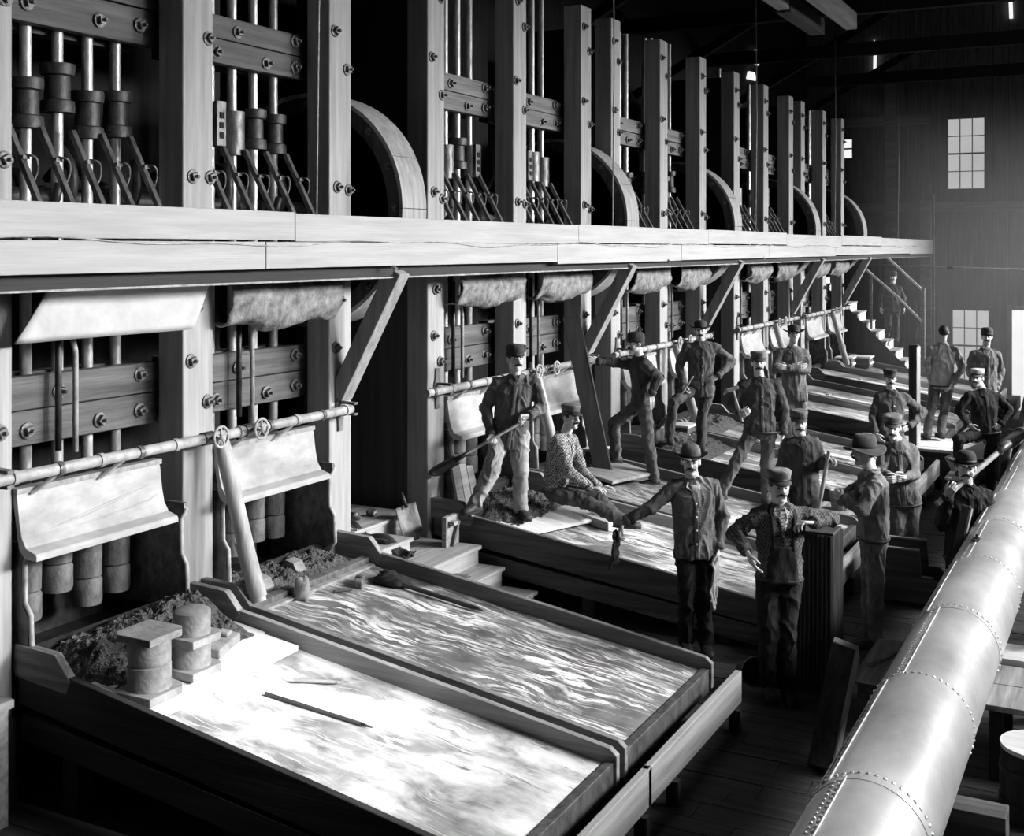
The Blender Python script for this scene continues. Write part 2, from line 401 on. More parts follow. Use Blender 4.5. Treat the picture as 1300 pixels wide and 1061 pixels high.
# roof timbers and overhead beams
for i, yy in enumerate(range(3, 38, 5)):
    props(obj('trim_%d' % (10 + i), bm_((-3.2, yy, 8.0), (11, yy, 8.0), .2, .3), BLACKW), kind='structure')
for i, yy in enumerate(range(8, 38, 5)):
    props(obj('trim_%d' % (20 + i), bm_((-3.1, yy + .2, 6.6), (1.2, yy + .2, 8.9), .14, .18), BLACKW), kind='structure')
BEAMW = wood('overhead_beam_wood', .32, 'Y')
for lab, x, y0, y1 in (('pale timber beam hanging overhead left of its twin above the walkway', 1.6, 11, 17.3), ('pale timber beam hanging overhead nearer the far window side', 2.14, 11, 19.25)):
    b = thing('overhead_beam', lab, 'beam', (x, y0, 6.9), 'overhead beams')
    obj('timber', bx((x - .09, y0, 6.9), (x + .09, y1, 7.16)), BEAMW, b, .01)
    if x < 2: obj('splice_timber', bx((x - .11, y1 - .1, 6.86), (x + .11, 19.3, 7.12)), DARKW_Y, b, .01)
    for yy in (12.5, y1 - .6): obj('hanger_rod', tb([(x, yy, 7.1), (x, yy, 8.0)], .015, 6), IRON, b)

# ------------------------------------------------------------------ bolts and nuts
g = G()
g.lathe([(.052, 0), (.055, .006), (.053, .012), (.045, .014)], (0, 0, 0), (1, 0, 0), 14)
g.box((.012, -.027, -.027), (.042, .027, .027))
g.lathe([(.0135, .04), (.0135, .068), (.01, .072)], (0, 0, 0), (1, 0, 0), 8)
BOLT = me_of(g, 'bolt', BOLTM)

ORD = ['nearest', 'second', 'third', 'fourth', 'farthest']
CAST = G()
def battery(k):
    p = PY[3 * k:3 * k + 3]; y0 = p[0]
    b = thing('stamp_battery', ['nearest ten stamp battery frame of pale bolted posts, at the left edge', 'second ten stamp battery frame, its posts behind the man in light trousers',
        'third ten stamp battery frame, behind the bowler hatted man with hand on hip', 'fourth ten stamp battery frame of bolted posts, second from the stairs',
        'farthest ten stamp battery frame, its last post beside the stairs'][k], 'machine', (0, y0, 0), 'stamp batteries')
    for i, y in enumerate(p):
        po = obj('post', bx((-.24, y, .55), (0, y + PW, 6.49)), POST, b, .012)
        zs = [(.08, 6.2), (.25, 5.95), (.07, 5.3), (.25, 5.0), (.1, 3.98), (.27, 3.97), (.13, 3.02), (.09, 2.6), (.24, 2.32)]
        if k == 0: zs.append((.12, 4.5)) if i == 3 else None
        for dy, z in zs:
            inst('bolt', BOLT, po, (0, y + dy + random.uniform(-.015, .015), z + random.uniform(-.03, .03)), (random.uniform(0, 1), 0, 0))
        obj('foot_block', bx((-.36, y - .02, .0), (.02, y + PW + .02, .56)), DARKW_Z, b, .01)
    pn = G(); pn.box((-1.5, y0 + .02, .5), (-.24, y0 + .07, 3.15)); obj('side_panel', pn, wood('side_panel_wood', .06, 'Z'), b)
    pn = G(); pn.box((-1.5, y0 + .02, 3.25), (-.24, y0 + .07, 6.4)); obj('side_panel', pn, BLACKW, b)
    bb = G(); bb.box((-1.6, y0, .3), (-1.5, p[2] + PW, 6.4)); obj('back_wall', bb, BLACKW, b)
    for s in range(2):
        a, e = p[s] + PW, p[s + 1]
        # guides: front half built of two planks, back half behind the stems
        for nm, zz, mm in (('lower_guide', (2.15, 2.385, 2.61), GUIDE), ('upper_guide', (4.91, 5.11, 5.3), GUIDEU)):
            gd = obj(nm, bx((-.62, a, zz[0]), (-.5, e, zz[2])), DARKW_Y, b)
            if k == 0 and s == 0 and nm == 'upper_guide': zz = (4.93, 5.2, 5.5)
            m2 = mm if not (nm == 'upper_guide' and k > 0) else wood('worn_guide_wood', .14, 'Y', .7, .45, .5)
            for q in range(2):
                obj('guide_plank', bx((-.4, a - .05, zz[q] + .004), (-.3 + random.uniform(-.008, .008), e + .06, zz[q + 1] - .004)), m2, gd, .006)
            for dy, dz in ((.14, .8), (.62, .72), (1.36, .82), (.36, .22), (.98, .2), (1.36, .25)):
                if dy < e - a - .05: inst('bolt', BOLT, gd, (-.3, a + dy, zz[0] + (zz[2] - zz[0]) * dz), (random.uniform(0, 1), 0, 0), (1.1, 1, 1))
        # riser pipes
        yr = a + .62
        obj('riser_pipe', tb([(-.2, yr, 2.95), (-.17, yr, 2.86), (-.17, yr + .03, 2.75), (-.17, yr + .03, 2.08)], .019, 8), PIPEW, b, smooth=True)
        obj('riser_rod', tb([(-.22, yr - .07, 3.1), (-.22, yr - .07, 2.1)], .022, 8), IRON, b, smooth=True)
        # mortar with cheeks and lip
        mo = G()
        mo.prism([(-.95, .3), (-.08, .3), (-.02, .62), (.0, .9), (-.05, .93), (-.12, .8), (-.2, .72), (-.75, .72), (-.8, 1.5), (-.95, 1.5)], 'Y', a + .03, e - .05)
        mt = obj('mortar_box', mo, IRON, b)
        for yy, q in ((a + .035, 1), (e - .09, -1)):
            ch = G(); pr = [(-.5, .85), (.0, .88), (.1, .95), (.09, 1.18), (.045, 1.24), (.035, 1.5), (.1, 1.56), (.09, 1.62), (-.5, 1.62)]
            ch.prism(pr, 'Y', yy, yy + .035); obj('cheek_plate', ch, IRONM, mt)
            rm = G(); rm.tube([(.02, yy + .018, .86), (.11, yy + .018, .95), (.1, yy + .018, 1.18), (.05, yy + .018, 1.25), (.045, yy + .018, 1.5), (.1, yy + .018, 1.58)], .018, 6)
            obj('cheek_rim', rm, PIPEW, mt, smooth=True)
        # splash sheet with a curved lower ledge
        e2 = e - .26; sp = G()
        pf = [(-.02, 1.93), (.02, 1.935), (.03, 1.9), (.05, 1.75), (.07, 1.66), (.11, 1.6), (.19, 1.575), (.2, 1.56), (.2, 1.53), (.1, 1.535), (.05, 1.58), (.03, 1.66), (.01, 1.78)]
        sp.prism(pf, 'Y', a + .01, e2); so = obj('splash_sheet', sp, SPLASH, b, .004)
        obj('splash_rail', bx((-.04, a, 1.925), (.04, e2 + .005, 1.96)), SIDEP, so)
        if k == 0 and s == 0:
            cr = G(); cr.tube([(.062, a + .05, 1.655), (.056, a + .45, 1.7), (.05, a + .85, 1.76), (.045, a + 1.1, 1.8)], [.004, .012, .011, .003], 6)
            cr.tube([(.075, a + .1, 1.62), (.068, a + .6, 1.66), (.06, a + 1.1, 1.7), (.05, a + 1.2, 1.73)], [.003, .008, .008, .003], 6)
            obj('sheet_crease', cr, SPLASH, so, smooth=True)
        # finger jacks that hold the stamps up
        for q in range(5):
            yq = a + (e - a) / 2 + (q - 2) * .265
            f0, f1 = (-.33, yq + .02, 4.25), (.1, yq + .04, 3.45)
            fj = obj('finger_jack', bm_(f0, f1, .04, .04, (1, 0, 0)), IRONM, b, .004)
            h = [(-.19, yq + .05, 4.05)] + [(-.15 + .02 * math.cos(w_), yq + .05 + .055 * math.sin(w_), 3.95 + .09 * math.cos(w_)) for w_ in [math.pi * i / 8 for i in range(9)]]
            obj('jack_handle', tb(h, .0085, 6), BOLTM, fj, smooth=True)
            obj('jack_clip', bx((-.215, yq + .005, 4.02), (-.165, yq + .058, 4.045)), BOLTM, fj)
    return b
BAT = [battery(k) for k in range(5)]

# ------------------------------------------------------------------ the fifty stamps
def stamp_proto(kind):
    t = thing('stamp', 'x', 'stamp', (-.45, 0, 0))
    g = G(); g.lathe([(.04, 1.35), (.04, 6.6)], (-.45, 0, 0), n=12); obj('stem', g, STEEL, t, smooth=True, auto=True)
    g = G()
    if kind == 0:
        g.lathe([(.05, 4.25), (.115, 4.25), (.118, 4.29), (.112, 4.33), (.088, 4.34), (.085, 4.5), (.112, 4.51), (.118, 4.55), (.115, 4.585), (.05, 4.585)], (-.45, 0, 0), n=18)
        obj('tappet', g, TAPM, t, smooth=True, auto=True)
    elif kind == 1:
        g.lathe([(.05, 4.24), (.105, 4.24), (.105, 4.59), (.05, 4.59)], (-.45, 0, 0), n=18); ta = obj('tappet', g, IRONM, t, smooth=True, auto=True)
        obj('gib_plate', bx((-.36, -.055, 4.24), (-.325, .055, 4.6)), IRONM, ta, .004)
        for z in (4.3, 4.38, 4.46): obj('key_slot', bx((-.33, -.025, z), (-.318, .025, z + .05)), BLACKW, ta)
    else:
        g.lathe([(.05, 4.24), (.105, 4.24), (.105, 4.6), (.05, 4.6)], (-.45, 0, 0), n=18); obj('tappet', g, IRONM, t, smooth=True, auto=True)
    g = G(); g.lathe([(.04, 1.62), (.06, 1.6), (.1, 1.56), (.104, 1.5), (.1, 1.16), (.04, 1.16)], (-.45, 0, 0), n=18); obj('boss_head', g, BOSS, t, smooth=True, auto=True)
    g = G(); g.lathe([(.05, .96), (.098, .96), (.104, .98), (.104, 1.13), (.09, 1.15), (.05, 1.15)], (-.45, 0, 0), n=18); obj('shoe', g, BOSS, t, smooth=True, auto=True)
    return t
SP = [stamp_proto(i) for i in range(3)]
used = set()
for k in range(5):
    for s in range(2):
        a, e = PY[3 * k + s] + PW, PY[3 * k + s + 1]
        for q in range(5):
            kind = [0, 0, 0, 0, 0, 0, 1, 2, 0, 0][s * 5 + q] if k == 0 else random.choice((0, 0, 1, 2))
            yq = a + (e - a) / 2 + (q - 2) * .265
            dz = {1: 0, 2: .13, 3: -.03, 4: .0}.get(q, 0) if (k, s) == (0, 0) else random.uniform(-.06, .08)
            lab = '%s stamp along the %s bay of the %s battery, its tappet %s' % (words(q), ('near', 'far')[s], ORD[k], ('flanged', 'slotted and square', 'plain and round')[kind])
            if kind not in used: t = SP[kind]; used.add(kind); t.location = (-.45, yq, dz); t['label'] = lab; t['group'] = 'stamps in the batteries'
            else: cp(SP[kind], (-.45, yq, dz), lab, 'stamps in the batteries')

# ------------------------------------------------------------------ cam shafts with bull wheels
def camshaft(k):
    y0 = PY[3 * k]; yw = PY[3 * k + 2] + PW + .2; cx, cz, R = -.66, 3.8, 1.07
    t = thing('cam_shaft', ['nearest cam shaft, its big wooden bull wheel standing right of the third post', 'second cam shaft, its bull wheel behind the first hanging rope past the middle',
        'third cam shaft with its wooden bull wheel, the middle one of five', 'fourth cam shaft with its wooden bull wheel rising over the gallery', 'farthest cam shaft, its bull wheel last toward the far wall'][k], 'machine', (cx, y0, cz), 'cam shafts with bull wheels')
    g = G(); g.lathe([(.07, 0), (.07, yw + .5 - y0)], (cx, y0, cz), (0, 1, 0), 14); obj('shaft', g, IRON, t, smooth=True, auto=True)
    wh = G(); wh.lathe([(R - .17, .02), (R - .02, .02), (R - .02, .36), (R - .17, .36), (R - .17, .02)], (cx, yw, cz), (0, 1, 0), 64); wo = obj('bull_wheel', wh, WHEELD, t, smooth=True, auto=True)
    # lagging segments round the rim
    n = 14
    for i in range(n):
        sg = G(); t0 = 2 * math.pi * i / n + .003; t1 = 2 * math.pi * (i + 1) / n - .003; vs = []; m_ = 6
        for j in range(m_ + 1):
            a = t0 + (t1 - t0) * j / m_
            for r, yy in ((R - .03, yw - .01), (R + .005, yw - .01), (R + .005, yw + .39), (R - .03, yw + .39)): vs.append((cx + math.cos(a) * r, yy, cz + math.sin(a) * r))
        fs = [(3, 2, 1, 0), tuple(m_ * 4 + q for q in range(4))]
        for j in range(m_):
            for q in range(4): fs.append((j * 4 + q, j * 4 + (q + 1) % 4, (j + 1) * 4 + (q + 1) % 4, (j + 1) * 4 + q))
        sg.add(vs, fs); obj('rim_segment', sg, RIM, wo)
    for i in range(8):
        a = math.pi / 4 * i + .2
        obj('spoke', bm_((cx + math.cos(a) * .1, yw + .19, cz + math.sin(a) * .1), (cx + math.cos(a) * (R - .1), yw + .19, cz + math.sin(a) * (R - .1)), .12, .18, (0, 1, 0)), WHEELD, wo)
    for i in range(16):
        a = math.pi / 8 * i
        inst('bolt', BOLT, wo, (cx + math.cos(a) * (R - .09), yw + .02, cz + math.sin(a) * (R - .09)), (0, 0, -math.pi / 2), (.6, .6, .6))
    g = G(); g.lathe([(.2, -.04), (.2, .44)], (cx, yw, cz), (0, 1, 0), 16); obj('hub', g, IRON, wo, smooth=True, auto=True)
    for s in range(2):
        a, e = PY[3 * k + s] + PW, PY[3 * k + s + 1]
        for q in range(5):
            yq = a + (e - a) / 2 + (q - 2) * .265 + .13; ph = q * 1.26 + s * .6; c = G()
            for sgn in (0, math.pi):
                pts = []; rad = []
                for j in range(9):
                    u = j / 8; an = ph + sgn + u * 2.1; r = .09 + .3 * u; pts.append((cx + math.cos(an) * r, yq, cz + math.sin(an) * r)); rad.append(.05 - .02 * u)
                c.tube(pts, rad, 6)
            obj('cam', c, IRON, t, smooth=True)
for k in range(5): camshaft(k)

# ------------------------------------------------------------------ the gallery (cam floor) with its pale fascia
ga = thing('gallery', 'long cam floor gallery with pale double fascia boards in front of the batteries', 'balcony', (.7, 2.5, 3.3))
GE = 38.0
y = 2.2
while y < GE:
    y2 = min(y + random.uniform(4.2, 5.6), GE)
    if GE - y2 < 2: y2 = GE
    dz = random.uniform(-.012, .012)
    obj('fascia_board', bx((.655, y + .004, 3.5 + dz), (.705, y2 - .004, 3.705 + dz)), FASC, ga, .005)
    y = y2
y = 3.4 - 1.5
while y < GE:
    y2 = min(y + random.uniform(3.8, 5.2), GE)
    if GE - y2 < 2: y2 = GE
    dz = random.uniform(-.02, .01) - (.02 if 10 < y < 20 else 0)
    obj('fascia_board', bx((.665, y + .004, 3.3 + dz), (.715, y2 - .004, 3.492)), FASC, ga, .005)
    y = y2
for x0, x1 in ((.0, .2), (.205, .42), (.425, .64)):
    obj('floor_plank', bx((x0 + .02, 2.5, 3.3), (x1, GE, 3.34)), DARKW_Y, ga)
obj('stringer', bx((.5, 2.5, 3.2), (.6, GE, 3.3)), wood('shade_dark_stringer_wood', .018, 'Y'), ga, .006)  # shade under the fascia put into the stringer's dark colour
obj('stringer_edge', bx((.6, 2.5, 3.195), (.608, GE, 3.208)), SIDEP, ga)
for y in PY:
    obj('joist', bx((-.1, y - .12, 3.2), (.5, y - .02, 3.3)), DARKW_X, ga)
for i in (2, 5, 8, 11, 14):
    y = PY[i] + PW / 2
    obj('brace', bm_((.0, y, 2.16), (.6, y, 3.26), .16, .15, (1, 0, 0)), BRACE, ga, .008)
pts = []
for i in range(140):
    y = 2.5 + i * .25; pts.append((.722, y, 3.485 + .02 * math.sin(y * 1.7) + .012 * math.sin(y * 4.3)))
obj('wire', tb(pts, .006, 5), PIPEW, ga, smooth=True)
for y in (8.3, 14.8, 19.3):
    obj('wire_knob', tb([(.7, y, 3.3), (.74, y, 3.27)], .018, 7), PIPEW, ga)

# ------------------------------------------------------------------ water pipes, one per battery
for k in range(5):
    p = PY[3 * k:3 * k + 3]; y0 = p[0] - .25; y1 = p[2] + .12; X, Z = .14, 2.06
    t = thing('water_pipe', ['nearest whitewashed water pipe with two hand wheels and a long leaning downpipe', 'second whitewashed water pipe, crossing behind the man in light trousers',
        'third whitewashed water pipe, behind the bowler hatted man with hand on hip', 'fourth whitewashed water pipe on the batteries, behind the man with folded arms', 'farthest whitewashed water pipe, ending at the post by the stairs'][k], 'pipe', (X, y0, Z), 'water pipes along the batteries')
    g = G(); g.lathe([(.038, 0), (.038, y1 - y0)], (X, y0, Z), (0, 1, 0), 14); obj('pipe', g, PIPEW, t, smooth=True, auto=True)
    n = 12
    for i in range(n):
        yy = y0 + .12 + (y1 - y0 - .2) * i / (n - 1)
        g = G(); g.lathe([(.038, -.02), (.046, -.02), (.047, .0), (.046, .02), (.038, .02)], (X, yy, Z), (0, 1, 0), 14); obj('coupling', g, PIPEW if i % 2 else IRONM, t, smooth=True, auto=True)
    for y in (p[0] + .16, p[2] + .14):
        br = G(); br.prism([(y - .03, Z - .2), (y + .03, Z - .2), (y + .035, Z - .1), (y + .06, Z - .04), (y + .06, Z + .04), (y + .035, Z + .1), (y + .03, Z + .2), (y - .03, Z + .2), (y - .035, Z + .1), (y - .06, Z + .04), (y - .06, Z - .04), (y - .035, Z - .1)], 'X', .0, .02)
        br.beam((.01, y, Z - .05), (X + .04, y, Z - .045), .05, .02); br.beam((.01, y, Z + .05), (X + .04, y, Z + .047), .05, .02)
        obj('pipe_bracket', br, IRONM, t)
    for y in (p[1] + .1, p[1] + .55):
        v = G(); v.tube([(X, y, Z), (X + .12, y, Z + .02)], .016, 8); v.lathe([(.05, -.05), (.05, .05)], (X, y, Z), (0, 1, 0), 10)
        vo = obj('valve', v, IRONM, t, smooth=True, auto=True)
        hw = G(); C = Vector((X + .13, y, Z + .02)); ring = [C + Vector((0, math.cos(a) * .075, math.sin(a) * .075)) for a in [2 * math.pi * i / 16 for i in range(17)]]
        hw.tube(ring, .011, 6, cap=False)
        for i in range(5):
            a = 2 * math.pi * i / 5 + .3; hw.tube([C, C + Vector((0, math.cos(a) * .075, math.sin(a) * .075))], .008, 5)
        hw.lathe([(.02, -.015), (.02, .02)], C, (1, 0, 0), 8); obj('hand_wheel', hw, PIPEW, vo, smooth=True)
    yd = p[1] + .22
    g = G(); g.tube([(X + .01, yd, Z), (X + .03, yd + .005, Z - .06), (X + .16, yd + .03, 1.5), (X + .33, yd + .06, .87)], [.055, .06, .06, .055], 14); dp = obj('down_pipe', g, LAST, t, smooth=True, auto=True)
    g = G(); g.tube([(X + .2, yd + .04, 1.3), (X + .325, yd + .06, .9)], [.066, .066], 10); obj('pipe_sleeve', g, wood('sleeve_wood', .3, 'Z'), dp, smooth=True, auto=True)
    for s in range(2):
        for q in range(2):
            yy = p[s] + .55 + q * .55; obj('spray_nozzle', tb([(X, yy, Z - .03), (X - .1, yy - .12, Z - .14)], .014, 6), PIPEW, t)

# ------------------------------------------------------------------ canvas hung under the gallery
for k in range(5):
    for s in range(2):
        a, e = PY[3 * k + s] + PW, PY[3 * k + s + 1]
        lab = '%s canvas under the gallery, %s bay of the %s battery' % ('flat white' if (k, s) == (0, 0) else 'lumpy stained', ('near', 'far')[s], ORD[k])
        g = G()
        if (k, s) == (0, 0):
            g.grid(lambda u, v: (.32 - .2 * v + .015 * math.sin(u * 7 + v * 2), a - .1 + (e - a + .06) * u * (1 - .0 * v) + (.16 * (1 - v) if u < .3 else 0) * (1 - u / .3), 3.3 - .43 * v + .03 * u * (1 - v)), 24, 12)
            c = obj('canvas_sheet', g, CANV, None, smooth=True, origin=(.2, a, 3.0))
            so = c.modifiers.new('thick', 'SOLIDIFY'); so.thickness = .012
        else:
            sd_ = k * 10 + s
            def fn(u, v):
                yy = a + .0 + (e - a - .12) * u; an = -1.9 + 3.4 * v; r = .17
                nn = noise.noise(Vector((yy * 3.1, an * 1.6, sd_))) * .045 + noise.noise(Vector((yy * 9, an * 4, sd_))) * .02
                return (.06 + math.cos(an) * (r + nn) * .9, yy, 3.07 + math.sin(an) * (r + nn) * 1.2 + .03 * math.cos(u * 6.28) - .02)
            g.grid(fn, 34, 18)
            c = obj('canvas_sheet', g, CANVG, None, smooth=True, origin=(.1, a, 3.05))
            so = c.modifiers.new('thick', 'SOLIDIFY'); so.thickness = .01
        props(c, lab, 'canvas', 'canvas sheets under the gallery')

# ------------------------------------------------------------------ amalgamating tables
ZT = lambda x: .92 - .145 * x
def table(n, y0, y1, bed, side_m, lab):
    t = thing('amalgam_table', lab, 'table', (0, y0, 0), 'amalgamating tables')
    def plank(yy, w_, m, nm, deep=.28, xe=3.38):
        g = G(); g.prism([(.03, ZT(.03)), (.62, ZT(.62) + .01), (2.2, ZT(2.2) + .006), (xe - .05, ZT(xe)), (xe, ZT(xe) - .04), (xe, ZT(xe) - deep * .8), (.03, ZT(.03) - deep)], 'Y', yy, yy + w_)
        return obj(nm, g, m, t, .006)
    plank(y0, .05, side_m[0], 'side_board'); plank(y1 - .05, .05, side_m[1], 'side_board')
    for yy in (y0 - .004, y1 - .056):
        g = G(); g.prism([(-.02, .86), (.0, 1.0), (.34, .985), (.36, .97), (.48, .84), (.44, .76), (.0, .8)], 'Y', yy, yy + .06); obj('head_block', g, HEADB, t, .006)
    g = G()
    xs = (.02, 3.3)
    for i in range(3):
        xa = xs[0] + (xs[1] - xs[0]) * i / 3; xb = xs[0] + (xs[1] - xs[0]) * (i + 1) / 3 - .006
        g2 = G(); za, zb = ZT(xa) - .11, ZT(xb) - .11
        g2.prism([(xa, za), (xb, zb), (xb, zb - .04), (xa, za - .04)], 'Y', y0 + .05, y1 - .05)
        obj('bed_plate', g2, bed, t)
    obj('bed_lip', bx((3.3, y0 + .05, ZT(3.3) - .26), (3.36, y1 - .05, ZT(3.3) - .09)), IRONM, t, .006)
    obj('bottom_timber', bm_((.05, y0 + .03, .5), (3.3, y0 + .03, .12), .06, .16), side_m[0] if n == 0 else SIDEX, t)
    for x in (.35, 1.6, 2.9):
        for yy in (y0 + .06, y1 - .16): obj('leg', bx((x, yy, 0), (x + .12, yy + .1, ZT(x) - .2)), DARKW_Z, t)
    # trough and pale lip board across the lower end
    obj('trough_floor', bx((3.36, y0 - .15, .1), (3.56, y1 - .1, .14)), DARKW_Y, t)
    obj('lip_board', bm_((3.585, y0 - .2, .27), (3.585, y1 - .06, .27), .05, .23), LIPW, t, .008)
    for yy in (y0 + .2, y1 - .25): obj('lip_bracket', bx((3.57, yy, .0), (3.65, yy + .05, .16)), DARKW_Z, t)
    return t
TY = [(5.14, 6.72), (6.80, 8.53), (10.06, 11.83), (11.90, 13.72), (14.72, 16.40), (16.47, 18.28), (20.08, 21.83), (21.90, 23.76), (24.72, 26.55), (26.62, 28.4)]
TL = ['nearest table, bright white bed with the iron dies and mud at its head', 'second nearest table, wet streaked bed, beside the wooden steps',
      'third table, the seated man in the checked shirt on its head', 'fourth table, just behind the man in the cardigan and bowler', 'fifth table, under the man with the bowler and hand on hip',
      'sixth table, with the man with folded arms standing on it', 'seventh table, first beyond the pale post', 'eighth table, third from the stairs', 'ninth table, second from the stairs', 'farthest table, beside the foot of the stairs']
for i, (a, e) in enumerate(TY):
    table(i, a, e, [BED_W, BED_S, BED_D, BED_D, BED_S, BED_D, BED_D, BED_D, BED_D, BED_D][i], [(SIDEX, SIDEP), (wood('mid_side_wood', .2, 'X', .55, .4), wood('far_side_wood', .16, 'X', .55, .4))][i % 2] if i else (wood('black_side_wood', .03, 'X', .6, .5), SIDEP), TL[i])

# ------------------------------------------------------------------ the sunlit dust hanging at the far end of the mill
g = G(); g.box((.95, 24.0, -1.2), (10.4, 37.8, 6.5))
m, nt, b = _nt('dust_haze'); nt.nodes.remove(b); v = nt.nodes.new('ShaderNodeVolumeScatter'); v.inputs['Density'].default_value = .012; v.inputs['Color'].default_value = g4(.9); v.inputs['Anisotropy'].default_value = .2
nt.links.new(v.outputs[0], nt.nodes['Material Output'].inputs['Volume'])
hz = props(obj('dust_haze', g, m), 'pale sunlit dust hanging before the far wall', 'haze', kind='stuff')
# ------------------------------------------------------------------ wooden steps between the second and third tables
st = thing('wooden_steps', 'pale wooden steps climbing between the second and third tables, rags on the top', 'steps', (.3, 9.3, 0))
def step(x0, x1, y0, y1, z):
    tr = obj('tread', bx((x0 - .02, y0 - .02, z - .035), (x1 + .03, y1 + .02, z)), STEPW, st, .006)
    obj('riser', bx((x1 - .03, y0, 0), (x1, y1, z - .035)), STEPW, st)
    obj('side_cheek', bx((x0, y0, 0), (x1 - .03, y0 + .025, z - .035)), SIDEX, st)
    obj('side_cheek', bx((x0, y1 - .025, 0), (x1 - .03, y1, z - .035)), SIDEX, st)
step(-.95, -.15, 8.78, 9.88, .88); step(-.15, .16, 8.75, 9.42, .76); step(-.12, .62, 9.02, 9.9, .635); step(.62, .87, 9.05, 9.9, .46); step(.87, 1.21, 9.1, 9.9, .28)
def blob(seed, c, r, n=1.0, flat=1):
    g = G(); C = Vector(c)
    def fn(u, v):
        a, b = u * 2 * math.pi, (v - .5) * math.pi
        d = Vector((math.cos(a) * math.cos(b), math.sin(a) * math.cos(b), math.sin(b)))
        k = 1 + n * (noise.noise(d * 1.7 + Vector((seed, 0, 0))) * .7 + noise.noise(d * 4 + Vector((seed, 5, 0))) * .3)
        return tuple(C + Vector((d.x * r[0], d.y * r[1], d.z * r[2] * flat)) * k)
    g.grid(fn, 20, 12); return g
RAG = cloth(.03, 'dark_rag')
def rag(label, path, wd, m=RAG, name='rag', cat='rag', seed=1):
    """a strip of limp cloth hanging along a path"""
    g = G(); P_ = [Vector(p) for p in path]
    def fn(u, v):
        t = v * (len(P_) - 1); i = min(int(t), len(P_) - 2); p = P_[i].lerp(P_[i + 1], t - i)
        s_ = (u - .5) * wd * (1 + .4 * noise.noise(Vector((v * 5, seed, 0))))
        return (p.x + .03 * noise.noise(Vector((u * 4, v * 6, seed))), p.y + s_, p.z + .03 * math.sin(u * 9 + v * 4) + .025 * noise.noise(Vector((u * 6, v * 9, seed + 3))) + .012)
    g.grid(fn, 14, 22)
    o = obj(name, g, m, None, smooth=True, origin=path[0]); md = o.modifiers.new('t', 'SOLIDIFY'); md.thickness = .02; md.offset = 1
    return props(o, label, cat)
rag('dark wet rag draped down the top of the wooden steps', [(-.45, 8.95, .9), (-.2, 9.02, .91), (-.1, 9.08, .79), (.12, 9.16, .78), (.2, 9.22, .66), (.3, 9.22, .66)], .16, seed=4)
for i, (lab, c, r) in enumerate((('small dark lump of ore on the top step, left one', (-.42, 9.35, .91), (.07, .05, .04)), ('small dark lump of ore on the top step, right one', (-.36, 9.55, .91), (.05, .05, .035)), ('dark scrap of leather on the wide middle step', (.05, 9.3, .655), (.1, .07, .02)), ('dark scrap lying on the second lowest step', (.72, 9.35, .475), (.09, .08, .02)))):
    props(obj('ore_lump', blob(i + 20, c, r), IRONM, None, smooth=True, origin=c), lab, 'lump')
b = thing('bottle', 'small pale bottle lying at the left end of the top step', 'bottle', (-.25, 8.86, .93))
g = G(); g.lathe([(.028, 0), (.03, .01), (.03, .11), (.012, .14), (.012, .17)], (-.25, 8.86, .912), (1, .25, 0), 12); obj('body', g, SPLASH, b, smooth=True, auto=True)
g = G(); g.lathe([(.011, .165), (.011, .185)], (-.25, 8.86, .912), (1, .25, 0), 8); obj('cork', g, LAST, b)
# shovels leaning at the third battery's first post
def blade(c, d, n, L_=.3, W=.22):
    d = Vector(d).normalized(); n = Vector(n).normalized(); s_ = d.cross(n).normalized(); C = Vector(c); g = G()
    def fn(u, v):
        x = (u - .5) * 2; wdt = W / 2 * (1 - .0 * v) * (1 if v < .75 else math.sqrt(max(0, 1 - ((v - .75) / .27) ** 2)))
        return tuple(C + d * (L_ * v) + s_ * (x * wdt) + n * (-.035 * (1 - x * x) + .02 * v))
    g.grid(fn, 9, 12); return g
def shovel(label, grip, neck, tipdir, normal, m=IRONM, handle='straight', r=.018):
    t = thing('shovel', label, 'shovel', grip, 'shovels')
    obj('shaft', tb([grip, neck], r, 10), LAST, t, smooth=True, auto=True)
    bl = obj('blade', blade(neck, tipdir, normal), m, t, smooth=True); bl.modifiers.new('t', 'SOLIDIFY').thickness = .006
    dd = (Vector(neck) - Vector(grip)).normalized()
    obj('socket', tb([Vector(neck) - dd * .14, Vector(neck) + dd * .03], [r + .004, r + .012], 10), m, t, smooth=True)
    return t
sh = thing('scoop_blade', 'pale rounded scoop blade leaning on the post foot beside the steps', 'scoop', (.12, 9.75, .66))
bl = obj('blade', blade((-.02, 9.62, 1.0), (.25, .05, -1), (1, -.3, .2), .34, .26), BOSS, sh, smooth=True); bl.modifiers.new('t', 'SOLIDIFY').thickness = .008
obj('tang', tb([(-.06, 9.61, 1.12), (-.0, 9.62, .98)], .018, 8), IRON, sh, smooth=True)
t = thing('wooden_bracket', 'pale notched wooden block standing at the corner of the steps and third table', 'block', (.42, 9.72, .635))
obj('upright', bx((.36, 9.66, .635), (.41, 9.9, .92)), SIDEP, t, .005); obj('crosspiece', bx((.35, 9.7, .84), (.47, 9.78, .88)), SIDEP, t, .004); obj('brace', bm_((.42, 9.74, .64), (.42, 9.85, .86), .03, .05, (1, 0, 0)), SIDEX, t)

